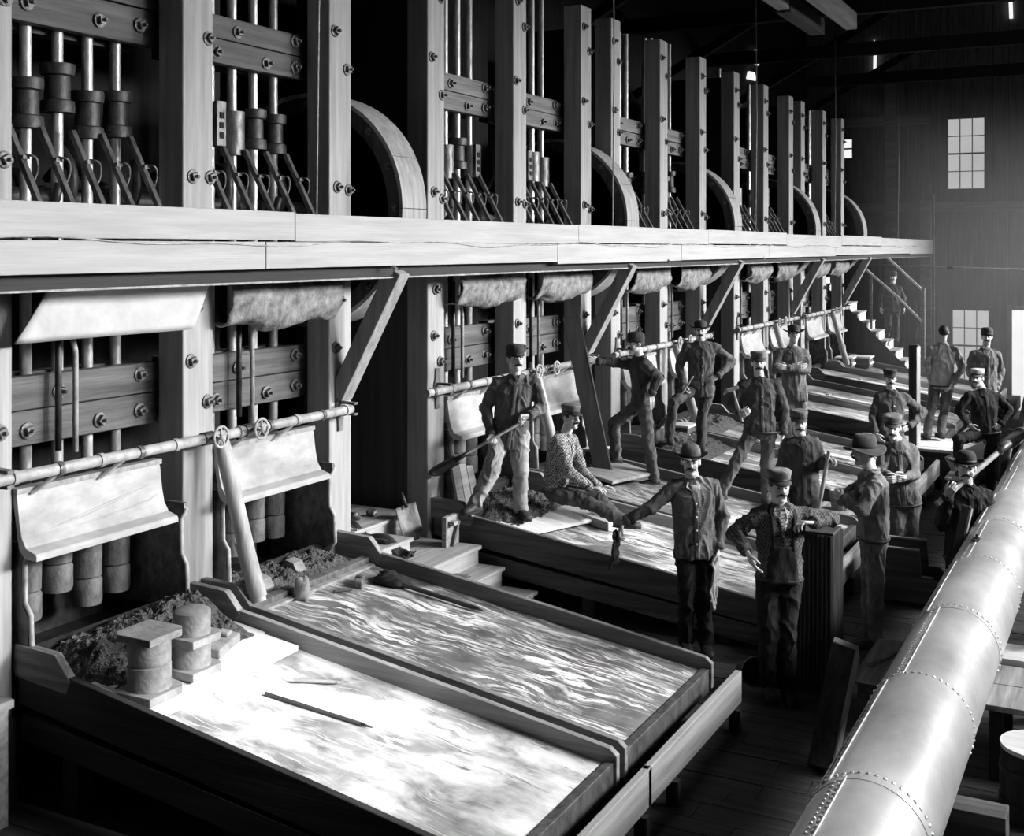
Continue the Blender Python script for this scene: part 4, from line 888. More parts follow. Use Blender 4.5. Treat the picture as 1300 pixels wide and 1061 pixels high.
# ------------------------------------------------------------------ ropes
for lab, x, y, z0, z1 in (('nearest hanging pale cord, beside the third battery post', .3, 7.81, 3.34, 8.0), ('hanging pale cord in front of the second bull wheel', .3, 13.94, 3.34, 8.0), ('hanging pale cord by the third bull wheel', .3, 20.3, 3.34, 8.0), ('hanging cord near the fifth battery', .3, 26.4, 3.34, 8.0), ('farthest hanging cord, past the last battery post', .5, 33.0, 3.34, 8.0)):
    t = thing('hanging_rope', lab, 'rope', (x, y, z1), 'hanging ropes'); obj('strand', tb([(x, y, z1), (x + .01, y + .02, (z0 + z1) / 2), (x - .01, y, z0)], .009, 6), PIPEW, t, smooth=True); obj('hook', tb([(x, y, z1 - .02), (x, y, z1 + .2)], .015, 6), IRON, t)
JOINTS = {
    'm1': dict(hd=(0.694, 10.515, 2.348), nk=(0.694, 10.549, 2.181), sR=(0.513, 10.455, 2.126), sL=(0.86, 10.636, 2.126), eR=(0.407, 10.421, 1.858), wR=(0.537, 10.298, 1.626), eL=(0.928, 10.638, 1.872), wL=(0.91, 10.38, 1.817), pv=(0.645, 10.49, 1.615), kR=(0.582, 10.231, 1.293), aR=(0.485, 10.09, 0.988), kL=(0.778, 10.469, 1.24), aL=(0.742, 10.54, 0.874), hR=(0.562, 10.446, 1.592), hL=(0.728, 10.533, 1.592)),
    'm2': dict(hd=(1.025, 11.117, 1.717), nk=(0.959, 11.105, 1.545), sR=(0.972, 10.909, 1.525), sL=(0.963, 11.288, 1.479), eR=(1.086, 10.946, 1.196), wR=(1.248, 11.087, 1.027), eL=(1.043, 11.33, 1.153), wL=(1.226, 11.358, 0.985), pv=(0.866, 11.057, 0.973), kR=(1.31, 11.007, 0.881), aR=(1.6, 11.046, 0.762), kL=(1.272, 11.292, 0.872), aL=(1.418, 11.402, 0.655), hR=(0.924, 10.974, 0.961), hL=(0.856, 11.153, 0.938)),
    'm3': dict(hd=(0.839, 13.356, 2.299), nk=(0.881, 13.378, 2.149), sR=(0.768, 13.51, 2.076), sL=(1.001, 13.249, 2.108), eR=(0.575, 13.331, 2.073), wR=(0.431, 13.142, 2.092), eL=(1.159, 13.275, 1.919), wL=(1.096, 13.208, 1.737), pv=(0.914, 13.395, 1.603), kR=(0.586, 13.28, 1.342), aR=(0.573, 13.386, 0.928), kL=(1.016, 13.313, 1.161), aL=(1.067, 13.362, 0.71), hR=(0.848, 13.462, 1.573), hL=(0.964, 13.32, 1.596)),
    'm4': dict(hd=(0.972, 15.344, 2.342), nk=(0.975, 15.368, 2.193), sR=(0.797, 15.275, 2.151), sL=(1.143, 15.456, 2.151), eR=(0.71, 15.241, 1.865), wR=(0.807, 15.122, 1.64), eL=(1.315, 15.636, 1.922), wL=(1.208, 15.355, 1.742), pv=(0.981, 15.349, 1.605), kR=(0.741, 14.941, 1.426), aR=(0.677, 14.964, 0.963), kL=(1.007, 15.306, 1.222), aL=(0.981, 15.349, 0.836), hR=(0.897, 15.305, 1.573), hL=(1.065, 15.393, 1.573)),
    'm5': dict(hd=(2.308, 13.447, 2.131), nk=(2.311, 13.471, 1.967), sR=(2.151, 13.387, 1.913), sL=(2.487, 13.563, 1.913), eR=(2.031, 13.325, 1.651), wR=(2.205, 13.145, 1.567), eL=(2.564, 13.615, 1.586), wL=(2.569, 13.527, 1.328), pv=(2.324, 13.456, 1.365), kR=(2.14, 13.179, 1.06), aR=(1.995, 13.058, 0.703), kL=(2.388, 13.489, 0.968), aL=(2.366, 13.568, 0.564), hR=(2.244, 13.414, 1.338), hL=(2.412, 13.502, 1.338)),
    'm6': dict(hd=(1.878, 16.721, 2.231), nk=(1.853, 16.73, 2.064), sR=(1.687, 16.643, 1.997), sL=(2.01, 16.812, 1.997), eR=(1.656, 16.548, 1.75), wR=(1.939, 16.482, 1.802), eL=(2.057, 16.758, 1.739), wL=(1.87, 16.412, 1.794), pv=(1.888, 16.726, 1.424), kR=(1.813, 16.63, 1.012), aR=(1.79, 16.675, 0.595), kL=(1.979, 16.717, 1.012), aL=(1.976, 16.772, 0.595), hR=(1.809, 16.685, 1.402), hL=(1.966, 16.767, 1.402)),
    'm7': dict(hd=(3.08, 12.215, 1.658), nk=(3.089, 12.276, 1.521), sR=(2.96, 12.208, 1.464), sL=(3.218, 12.343, 1.464), eR=(2.889, 12.228, 1.164), wR=(2.965, 12.098, 0.854), eL=(3.285, 12.401, 1.218), wL=(3.383, 12.147, 1.33), pv=(3.084, 12.329, 0.953), kR=(3.029, 12.222, 0.53), aR=(3.005, 12.254, 0.132), kL=(3.249, 12.247, 0.566), aL=(3.24, 12.354, 0.137), hR=(3.012, 12.292, 0.928), hL=(3.156, 12.367, 0.928)),
    'm8': dict(hd=(2.81, 9.658, 1.644), nk=(2.815, 9.706, 1.497), sR=(2.667, 9.629, 1.444), sL=(2.969, 9.786, 1.444), eR=(2.521, 9.507, 1.272), wR=(2.306, 9.44, 1.13), eL=(3.03, 9.853, 1.163), wL=(3.026, 9.737, 0.927), pv=(2.833, 9.693, 0.934), kR=(2.791, 9.614, 0.516), aR=(2.756, 9.675, 0.128), kL=(2.914, 9.701, 0.51), aL=(2.909, 9.755, 0.108), hR=(2.762, 9.656, 0.914), hL=(2.916, 9.736, 0.914)),
    'm9': dict(hd=(3.731, 9.034, 1.627), nk=(3.731, 9.079, 1.486), sR=(3.571, 8.995, 1.426), sL=(3.891, 9.163, 1.426), eR=(3.409, 8.956, 1.26), wR=(3.542, 8.822, 1.16), eL=(4.065, 9.321, 1.358), wL=(3.991, 9.023, 1.386), pv=(3.726, 9.054, 0.919), kR=(3.665, 8.965, 0.495), aR=(3.656, 9.017, 0.118), kL=(3.787, 9.029, 0.495), aL=(3.784, 9.084, 0.094), hR=(3.651, 9.015, 0.895), hL=(3.8, 9.093, 0.895)),
    'm10': dict(hd=(4.068, 10.531, 1.692), nk=(4.122, 10.559, 1.543), sR=(4.052, 10.714, 1.443), sL=(4.203, 10.41, 1.508), eR=(3.886, 10.571, 1.26), wR=(4.059, 10.413, 1.36), eL=(4.112, 10.215, 1.256), wL=(3.938, 10.327, 1.317), pv=(4.134, 10.565, 0.947), kR=(4.094, 10.635, 0.49), aR=(4.107, 10.641, 0.08), kL=(4.178, 10.475, 0.528), aL=(4.182, 10.455, 0.132), hR=(4.105, 10.651, 0.897), hL=(4.164, 10.479, 0.942)),
    'm11': dict(hd=(3.948, 12.556, 1.625), nk=(3.989, 12.633, 1.481), sR=(3.858, 12.622, 1.4), sL=(4.12, 12.68, 1.412), eR=(3.831, 12.517, 1.165), wR=(3.963, 12.338, 1.167), eL=(4.155, 12.607, 1.154), wL=(4.051, 12.361, 1.155), pv=(4.028, 12.722, 0.858), kR=(3.99, 12.578, 0.497), aR=(3.978, 12.65, 0.119), kL=(4.11, 12.697, 0.485), aL=(4.123, 12.76, 0.11), hR=(3.964, 12.688, 0.834), hL=(4.103, 12.738, 0.838)),
    'm12': dict(hd=(3.165, 16.829, 1.667), nk=(3.18, 16.86, 1.504), sR=(3.018, 16.775, 1.439), sL=(3.342, 16.945, 1.439), eR=(2.934, 16.777, 1.165), wR=(3, 16.653, 0.95), eL=(3.551, 17.122, 1.195), wL=(3.406, 16.865, 1.035), pv=(3.174, 16.834, 0.916), kR=(3.108, 16.743, 0.464), aR=(3.089, 16.79, 0.08), kL=(3.269, 16.827, 0.464), aL=(3.269, 16.884, 0.08), hR=(3.098, 16.795, 0.884), hL=(3.26, 16.879, 0.884)),
    'm13': dict(hd=(3.465, 19.695, 2.131), nk=(3.443, 19.684, 1.958), sL=(3.28, 19.598, 1.885), sR=(3.629, 19.78, 1.885), eL=(3.244, 19.523, 1.594), wL=(3.286, 19.714, 1.307), eR=(3.729, 19.811, 1.591), wR=(3.612, 19.637, 1.357), pv=(3.433, 19.678, 1.319), kL=(3.303, 19.52, 0.936), aL=(3.236, 19.575, 0.556), kR=(3.476, 19.701, 0.925), aR=(3.44, 19.625, 0.576), hL=(3.345, 19.632, 1.294), hR=(3.52, 19.723, 1.294)),
    'm14': dict(hd=(4.087, 19.795, 2.072), nk=(4.066, 19.783, 1.901), sR=(3.893, 19.693, 1.828), sL=(4.238, 19.874, 1.828), eR=(3.844, 19.724, 1.543), wR=(3.935, 19.625, 1.302), eL=(4.276, 19.95, 1.543), wL=(4.22, 19.83, 1.272), pv=(4.066, 19.783, 1.268), kR=(3.983, 19.706, 0.871), aR=(3.969, 19.733, 0.526), kL=(4.144, 19.791, 0.871), aL=(4.152, 19.828, 0.526), hR=(3.99, 19.744, 1.244), hL=(4.152, 19.828, 1.244)),
    'm15': dict(hd=(4.175, 17.776, 1.637), nk=(4.243, 17.811, 1.484), sR=(4.078, 17.725, 1.418), sL=(4.418, 17.903, 1.418), eR=(3.926, 17.701, 1.181), wR=(4.071, 17.608, 1.016), eL=(4.569, 18.038, 1.181), wL=(4.465, 17.837, 1.002), pv=(4.282, 17.831, 0.903), kR=(3.973, 17.331, 0.83), aR=(3.985, 17.394, 0.411), kL=(4.324, 17.82, 0.458), aL=(4.341, 17.862, 0.047), hR=(4.195, 17.786, 0.87), hL=(4.37, 17.877, 0.87)),
    'm16': dict(hd=(4.881, 10.617, 1.611), nk=(4.879, 10.639, 1.463), sR=(4.738, 10.565, 1.397), sL=(5.031, 10.718, 1.397), eR=(4.709, 10.55, 1.14), wR=(4.775, 10.336, 1.41), eL=(5.094, 10.762, 1.144), wL=(5.127, 10.611, 1.01), pv=(4.881, 10.617, 0.888), kR=(4.821, 10.552, 0.463), aR=(4.809, 10.602, 0.085), kL=(4.955, 10.622, 0.463), aL=(4.949, 10.675, 0.085), hR=(4.811, 10.581, 0.861), hL=(4.951, 10.654, 0.861)),
    'm17': dict(hd=(0.918, 29.874, 2.744), nk=(0.901, 29.865, 2.572), sR=(0.707, 29.819, 2.495), sL=(1.062, 29.892, 2.517), eR=(0.649, 29.733, 2.249), wR=(0.668, 29.63, 2.026), eL=(1.137, 29.988, 2.249), wL=(1.171, 29.893, 2.026), pv=(0.901, 29.865, 2.002), kR=(0.836, 29.718, 1.666), aR=(0.8, 29.812, 1.413), kL=(0.995, 29.857, 1.606), aL=(0.982, 29.93, 1.278), hR=(0.817, 29.821, 1.983), hL=(0.986, 29.909, 1.983)),
}
# ------------------------------------------------------------------ people
def remeshed(g, voxel, smooth_it, name):
    me = bpy.data.meshes.new('tmp'); me.from_pydata(g.v, [], g.f); o = bpy.data.objects.new('tmp', me); COL.objects.link(o)
    r = o.modifiers.new('r', 'REMESH'); r.mode = 'VOXEL'; r.voxel_size = voxel; r.use_smooth_shade = True
    if smooth_it:
        s_ = o.modifiers.new('s', 'SMOOTH'); s_.iterations = smooth_it; s_.factor = .5
    dg = bpy.context.evaluated_depsgraph_get(); out = bpy.data.meshes.new_from_object(o.evaluated_get(dg)); out.name = name
    bpy.data.objects.remove(o); bpy.data.meshes.remove(me)
    return out
def coords(me):
    a = np.empty(len(me.vertices) * 3, np.float32); me.vertices.foreach_get('co', a); return a.reshape(-1, 3)
def setco(me, a): me.vertices.foreach_set('co', a.astype(np.float32).ravel()); me.update()
def normals(me):
    a = np.empty(len(me.vertices) * 3, np.float32); me.vertices.foreach_get('normal', a); return a.reshape(-1, 3)
def wrinkle(me, amp, sc, seed, stretch=(1, 1, 1)):
    """cloth folds: sharp warped ridges plus soft swells, pushed along the normals"""
    a = coords(me); nn = normals(me); d = np.empty(len(a), np.float32)
    for i, p in enumerate(a):
        v = Vector((p[0] * sc * stretch[0] + seed, p[1] * sc * stretch[1], p[2] * sc * stretch[2]))
        v = v + Vector((noise.noise(v * .6), noise.noise(v * .6 + Vector((9, 0, 0))), 0)) * .9
        q = max(0.0, 1 - abs(noise.noise(v)) * 3.0); q2 = max(0.0, 1 - abs(noise.noise(v * 1.9 + Vector((4, 4, 4)))) * 3.0)
        d[i] = q * q * .9 + q2 * q2 * .45 + noise.noise(v * .5) * .5 - .45
    setco(me, a + nn * (d[:, None] * amp))
from mathutils.bvhtree import BVHTree
def surface(me):
    """a probe: nearest point of the outside of a garment met when looking back at the body along -d"""
    t = BVHTree.FromPolygons([tuple(v.co) for v in me.vertices], [tuple(p.vertices) for p in me.polygons])
    def hit(c, d, lift=.004):
        d = d.normalized(); q = t.ray_cast(c + d * .5, -d, .55)[0]
        return (q if q is not None else c + d * .13) + d * lift
    return hit
def link_mesh(name, me, m, parent, smooth=True):
    off = wloc(parent); a = coords(me); setco(me, a - np.array(off, np.float32)); me.materials.clear(); me.materials.append(m)
    if smooth: me.polygons.foreach_set('use_smooth', [True] * len(me.polygons))
    o = bpy.data.objects.new(name, me); COL.objects.link(o); o.parent = parent; return o
UP = Vector((0, 0, 1)); FWD = Vector((-math.sin(math.radians(27.61)), math.cos(math.radians(27.61)), 0)); RGT = Vector((FWD.y, -FWD.x, 0))

def hand(g, w_, d, n, side, curl, sc=1.0):
    """palm, four unequal bent fingers and a thumb leaving the side of the palm"""
    d = d.normalized(); n = (n - d * n.dot(d)).normalized(); t = d.cross(n) if side == 'R' else n.cross(d)
    for k, off in enumerate((.028, .0095, -.0095, -.027)):
        base = w_ + d * (.085 - .004 * abs(k - 1)) * sc + t * off * sc
        g.capsule(w_ + t * off * .55 * sc, base, .014 * sc, .0125 * sc, 8, 3)
        p = base; q = d.copy(); L_ = (.04, .045, .042, .033)[k]; rot = curl * (.75 + .1 * k)
        for j in range(3):
            q = (Matrix.Rotation(rot * (.8 if j == 0 else 1), 3, t) @ q) if False else (q * math.cos(rot) + n * math.sin(rot) if j == 0 else q * math.cos(rot) + (n * q.dot(d) - d * q.dot(n)) * math.sin(rot))
            q.normalize(); e = p + q * L_ * sc * (1, .65, .5)[j]
            g.capsule(p, e, (.0095 - .001 * j) * sc, (.0088 - .001 * j) * sc, 7, 3); p = e
    b0 = w_ + d * .025 * sc + t * .022 * sc; b1 = b0 + (d * .6 + t * .75 + n * .25).normalized() * .04 * sc; b2 = b1 + (d * .9 + t * .2 + n * .35 * (1 + curl)).normalized() * .032 * sc; b3 = b2 + (d * .9 - t * .05 + n * .4 * (1 + curl)).normalized() * .024 * sc
    g.capsule(b0, b1, .0135 * sc, .011 * sc, 7, 3); g.capsule(b1, b2, .0105 * sc, .0095 * sc, 7, 3); g.capsule(b2, b3, .0095 * sc, .007 * sc, 7, 3)

def hat(kind, root, C, f, l, u, m, sc=1.0):
    """C = centre of the head; f, l, u = its axes"""
    def W(a, b_, c): return C + (f * a + l * b_ + u * c) * sc
    g = G()
    if kind == 'cap':          # soft crown, band and visor
        secs = [(W(-.005, 0, h), l * rx * sc, f * ry * sc) for h, rx, ry in ((.05, .079, .097), (.07, .082, .1), (.08, .086, .104), (.11, .093, .111), (.126, .094, .112), (.134, .086, .103), (.136, .05, .06), (.134, .02, .03))]
        g.loft(secs, 24, 2); h_ = obj('cap', g, m, root, smooth=True)
        v = G()
        def fn(a, b_):
            an = (a - .5) * 2.3; r0 = .098 + .055 * b_ * math.cos(an * .75); x = math.cos(an) * r0; yv = math.sin(an) * (.08 + .01 * b_)
            return tuple(W(x - .005, yv, .062 - .028 * b_ * math.cos(an * .6)))
        v.grid(fn, 17, 6); vo = obj('visor', v, LEATH, h_, smooth=True); vo.modifiers.new('t', 'SOLIDIFY').thickness = .005
        b = G(); b.tube([W(math.cos(a) * .101 - .005, math.sin(a) * .083, .066) for a in [2 * math.pi * i / 24 for i in range(25)]], .008, 5, cap=False); obj('cap_band', b, LEATH, h_, smooth=True)
    elif kind == 'round':
        secs = [(W(-.005, 0, h), l * rx * sc, f * ry * sc) for h, rx, ry in ((.03, .08, .098), (.06, .086, .104), (.1, .09, .108), (.135, .084, .1), (.15, .06, .07), (.155, .02, .03))]
        g.loft(secs, 24, 2); h_ = obj('cap', g, m, root, smooth=True)
        b = G(); b.loft([(W(-.005, 0, h), l * .09 * sc, f * .108 * sc) for h in (.035, .065)], 24, 2); obj('cap_band', b, m, h_, smooth=True)
    else:
        cr = {'bowler': ((.045, .082, .098), (.08, .084, .1), (.112, .081, .096), (.136, .066, .078), (.148, .038, .046), (.15, .008, .01)),
              'slouch': ((.035, .085, .102), (.07, .088, .106), (.12, .08, .1), (.155, .062, .085), (.15, .04, .06), (.14, .01, .02))}[kind]
        g.loft([(W(-.005, 0, h), l * rx * sc, f * ry * sc) for h, rx, ry in cr], 28, 2); h_ = obj('hat_crown', g, m, root, smooth=True)
        bw = .068 if kind == 'bowler' else .085; v = G()
        def fn(a, b_):
            an = 2 * math.pi * a; r = b_ * bw; side_ = abs(math.sin(an))
            lift = (.035 * side_ * b_ ** 2 - .012 * (1 - side_) * b_) if kind == 'bowler' else (.03 * math.sin(an * 2 + 1) * b_ - .02 * b_)
            return tuple(W(math.cos(an) * (.097 + r) - .005, math.sin(an) * (.081 + r), .045 + lift))
        v.grid(fn, 41, 6); vo = obj('hat_brim', v, m, h_, smooth=True); vo.modifiers.new('t', 'SOLIDIFY').thickness = .007
        b = G(); b.loft([(W(-.005, 0, h), l * .0865 * sc, f * .1025 * sc) for h in (.046, .075)], 28, 2); obj('hat_band', b, HAIRM, h_, smooth=True)

def person(key, label, face, top_m, pants_m, hatk=None, hat_m=None, near=True, pitch=0.0, must=True, handR={}, handL={}, boots=True, jacket='jacket', buttons=0, collar_m=None, hem=.2, loose=1.0, skin=None, toe=None, beard=False, brace=False):
    J = {k: Vector(v) for k, v in JOINTS[key].items()}
    pv, nk, hd = J['pv'], J['nk'], J['hd']
    zf = min(J['aR'].z, J['aL'].z) - .09
    root = thing('person', label, 'person', (pv.x, pv.y, zf), None)
    for S in 'RL': J['s' + S] = J['s' + S] - UP * .03 - (J['s' + S] - nk) * .06
    ls = (J['sL'] - J['sR']).normalized(); lh = (J['hL'] - J['hR']).normalized()
    sp = (nk - pv).normalized()
    ls = (ls - sp * ls.dot(sp)).normalized(); lh = (lh - sp * lh.dot(sp)).normalized()
    fs = ls.cross(sp).normalized(); fh = lh.cross(sp).normalized()
    # head axes
    fa = math.radians(face); f = (-FWD * math.cos(fa) + RGT * math.sin(fa)); f = (f + UP * pitch).normalized(); l = UP.cross(f).normalized() * 1.0; l = -f.cross(UP).normalized() if False else (f.cross(UP) * -1).normalized(); u = f.cross(l).normalized()
    if u.z < 0: u = -u; 
    # l must be the person's left
    l = u.cross(f).normalized()
    vx = .0068 if near else .0095
    def Wd(a, b_, c): return hd + f * a + l * b_ + u * c
    # ---- body: head, neck, trunk and limbs in one skin
    g = G()
    g.ell(Wd(-.008, 0, .032), l * .073, f * .093, u * .086, 18, 12)
    g.ell(Wd(.016, 0, -.04), l * .058, f * .069, u * .074, 16, 11)
    g.ell(Wd(.055, 0, -.092), l * .032, f * .028, u * .024)
    g.ell(Wd(.045, .034, -.03), l * .026, f * .032, u * .028); g.ell(Wd(.045, -.034, -.03), l * .026, f * .032, u * .028)
    g.capsule(Wd(.074, -.032, .028), Wd(.074, .032, .028), .0135, .0135, 8, 3)
    g.capsule(Wd(.085, 0, .016), Wd(.108, 0, -.022), .0095, .0155, 8, 3)
    g.capsule(Wd(.076, -.018, -.058), Wd(.076, .018, -.058), .011, .011, 8, 3)
    for s_ in (1, -1): g.ell(Wd(-.008, .075 * s_, -.005), l * .011, (f * .9 - l * .35 * s_) * .02, u * .033)
    g.capsule(nk - sp * .04, hd - u * .05 - f * .02, .06, .055, 14, 4)
    trunk = [(-.02, .1, .08), (.25, .11, .085), (.6, .14, .095), (.85, .15, .08), (.97, .075, .06)]
    def spine(t): return pv.lerp(nk, t) - fs * .012 * math.sin(math.pi * min(max(t, 0), 1))
    def ax(t): t = min(max(t, 0), 1); return lh.lerp(ls, t).normalized(), fh.lerp(fs, t).normalized()
    g.loft([(spine(t), ax(t)[0] * a, ax(t)[1] * b_) for t, a, b_ in trunk], 18, 2.3)
    for S in 'RL':
        g.capsule(J['s' + S], J['e' + S], .045, .037, 10, 3); g.capsule(J['e' + S], J['w' + S], .037, .026, 10, 3)
        g.capsule(J['h' + S], J['k' + S], .06, .045, 10, 3); g.capsule(J['k' + S], J['a' + S], .044, .032, 10, 3)
        ta = J['a' + S]; g.capsule(ta, ta - UP * .04, .034, .03, 8, 3)
        g.capsule(spine(.85), J['s' + S], .07, .055, 10, 3)
        g.capsule(spine(.05), J['h' + S], .075, .07, 10, 3)
    me = remeshed(g, vx, 3, 'person_body')
    a = coords(me)                                   # eye sockets, mouth line
    for b_, amp, sg, ff, uu in ((.031, .012, .014, .085, .006), (-.031, .012, .014, .085, .006), (0, .005, .012, .085, -.056)):
        c = np.array(Wd(ff, b_, uu)); d2 = ((a - c) ** 2).sum(1); a -= np.array(f)[None] * (amp * np.exp(-d2 / sg ** 2))[:, None]
    # hands, rooted in the wrists
    setco(me, a)
    hg = G()
    for S, ov in (('R', handR), ('L', handL)):
        w_, e_ = J['w' + S], J['e' + S]; fd = (w_ - e_).normalized(); d = fd
        if 'd' in ov: d = (RGT * ov['d'][0] + UP * ov['d'][1] - FWD * ov['d'][2]).normalized()
        n = (pv + UP * .1 - w_)
        if 'n' in ov: n = RGT * ov['n'][0] + UP * ov['n'][1] - FWD * ov['n'][2]
        hand(hg, w_ + fd * .015, d, n, S, ov.get('c', .45), 1.0)
    import bmesh
    bm = bmesh.new(); bm.from_mesh(me); m2 = me_of(hg, 't', SKIN, smooth=True); bm.from_mesh(m2); bm.to_mesh(me); bm.free(); bpy.data.meshes.remove(m2)
    body = link_mesh('body', me, skin or SKIN, root)
    for b_ in (.031, -.031):
        g = G(); g.ell(Wd(.071, b_, .006), l * .0125, f * .0125, u * .0105, 10, 7); eo = obj('eye', g, EYEW, root, smooth=True)
        g = G(); g.ell(Wd(.0815, b_, .006), l * .0055, f * .0035, u * .0055, 8, 5); obj('iris', g, EYED, eo, smooth=True)
        g = G(); g.capsule(Wd(.09, b_ * .45, .026), Wd(.083, b_ * 1.5, .027), .0052, .004, 6, 2); obj('eyebrow', g, HAIRM, root, smooth=True)
    if must:
        g = G()
        for s_ in (1, -1): g.capsule(Wd(.098, .004 * s_, -.042), Wd(.084, .034 * s_, -.052), .0115, .007, 8, 3); g.capsule(Wd(.084, .034 * s_, -.052), Wd(.074, .046 * s_, -.066), .007, .003, 6, 2)
        obj('moustache', g, HAIRM, root, smooth=True)
    hgm = G(); hv = []
    hgm.ell(Wd(-.016, 0, .028), l * .079, f * .093, u * .09, 20, 14)
    keep = []
    for q in hgm.f:
        c = sum((Vector(hgm.v[i]) for i in q), Vector()) / len(q) - hd
        cf, cu = c.dot(f), c.dot(u)
        if not (cf > .045 and cu < .07) and not (cf > -.015 and cu < .005) and cu > -.055: keep.append(q)
    hgm.f = keep; ho = obj('hair', hgm, HAIRM, root, smooth=True)
    if hatk: hat(hatk, root, hd, f, l, u, hat_m)
    # ---- trousers
    lo = loose; g = G()
    g.loft([(spine(t), ax(t)[0] * a_, ax(t)[1] * b_) for t, a_, b_ in ((-.16, .1, .085), (-.06, .165, .118), (.06, .168, .12), (.2, .155, .11), (.26, .15, .105))], 20, 2.3)
    for S in 'RL':
        h_, k_, a_ = J['h' + S], J['k' + S], J['a' + S]
        g.capsule(h_, k_, .095 * lo, .074 * lo, 14, 4); g.capsule(k_, a_ - (a_ - k_).normalized() * .01, .072 * lo, .066 * lo, 14, 4)
    me = remeshed(g, .012 if near else .016, 4, 'trousers'); wrinkle(me, .017, 6.5, int(key[1:]) * 2.3, (1.2, 1.2, .75)); link_mesh('trousers', me, pants_m, root)
    # ---- jacket or shirt
    g = G(); h0 = -hem / max((nk - pv).length, .3)
    g.loft([(spine(t), ax(t)[0] * a_, ax(t)[1] * b_) for t, a_, b_ in ((h0, .178, .13), (h0 * .4, .18, .132), (.12, .172, .125), (.32, .165, .122), (.55, .178, .13), (.72, .188, .13), (.86, .165, .108), (.95, .1, .082), (1.03, .07, .068))], 24, 2.4)
    for S in 'RL':
        s_, e_, w_ = J['s' + S], J['e' + S], J['w' + S]
        g.capsule(spine(.9), s_, .07, .066, 12, 4); g.capsule(s_, e_, .07, .06, 14, 4); g.capsule(e_, w_ - (w_ - e_).normalized() * .02, .059, .045, 14, 4)
    me = remeshed(g, .0105 if near else .015, 3, jacket); wrinkle(me, .017, 7, int(key[1:]) * 1.7, (1.2, 1.2, .6)); hit = surface(me); jk = link_mesh(jacket, me, top_m, root)
    g = G(); ring = [nk - sp * .005 + (ls * math.cos(q) * .064 + fs * math.sin(q) * .066) + sp * (.012 - .025 * max(0, math.sin(q))) for q in [2 * math.pi * i / 20 for i in range(21)]]
    g.tube(ring, .013, 7, cap=False); obj('collar', g, collar_m or top_m, root, smooth=True)
    for s_ in (1, -1):                                # turned collar points lying on the chest
        g = G(); P0 = nk + ls * .05 * s_ + fs * .05; P1 = hit(spine(.9) + ls * .075 * s_, fs, .012); P2 = hit(spine(.84) + ls * .03 * s_, fs, .012); P3 = nk + ls * .012 * s_ + fs * .075 - sp * .012
        g.add([P0, P1, P2, P3], [(0, 1, 2, 3)]); cl = obj('collar_point', g, collar_m or top_m, root); cl.modifiers.new('t', 'SOLIDIFY').thickness = .008
    if collar_m is not None:
        g = G()
        def fn(u_, v_): return tuple(hit(spine(.93 - .36 * v_) + ls * ((u_ - .5) * .1 * (1 - v_)), fs, .006))
        g.grid(fn, 5, 9); sf = obj('shirt_front', g, collar_m, root, smooth=True); sf.modifiers.new('t', 'SOLIDIFY').thickness = .006
    if not brace and key not in ('m13',):
        top_t = .56 if collar_m is not None else .9; bot_t = max(h0 * .9, -.3); g = G()
        def fn(u_, v_): return tuple(hit(spine(top_t + (bot_t - top_t) * v_) + ls * ((u_ - .5) * .045), fs, .005))
        g.grid(fn, 4, 26); pk = obj('front_placket', g, top_m, jk, smooth=True); pk.modifiers.new('t', 'SOLIDIFY').thickness = .006
    for i in range(buttons):
        c = hit(spine(.66 - .2 * i), fs, .008); g = G(); g.ell(c, ls * .011, fs * .007, sp * .011, 10, 6); obj('button', g, BTN, jk, smooth=True)
    for S in 'RL':
        e_, w_ = J['e' + S], J['w' + S]; dd = (w_ - e_).normalized(); g = G(); g.tube([w_ - dd * .045, w_ - dd * .03, w_ + dd * .004, w_ + dd * .01], [.048, .053, .05, .04], 12); obj('cuff', g, top_m, jk, smooth=True)
    if hem < .08:
        g = G(); pts = []
        for i in range(29):
            q = 2 * math.pi * i / 28; dd = lh * math.cos(q) + fh * math.sin(q); pts.append(hit(spine(max(h0, -.05) + .02), dd, .002))
        g.tube(pts, .014, 6, cap=False); obj('belt', g, LEATH, root, smooth=True)
    if brace:
        for s_ in (1, -1):
            g = G(); g.tube([hit(spine(t_) + ls * o_ * s_, fs, .004) for t_, o_ in ((.42, .075), (.55, .077), (.7, .08), (.82, .085))] + [spine(.99) + ls * .09 * s_ + fs * .02], .014, 6); obj('shoulder_strap', g, pants_m, jk, smooth=True)
        g = G()
        def fn(u_, v_): return tuple(hit(spine(-.02 + .5 * v_) + ls * ((u_ - .5) * (.25 - .06 * v_)), fs, .006))
        g.grid(fn, 11, 14); b = obj('bib', g, pants_m, jk, smooth=True); b.modifiers.new('t', 'SOLIDIFY').thickness = .008
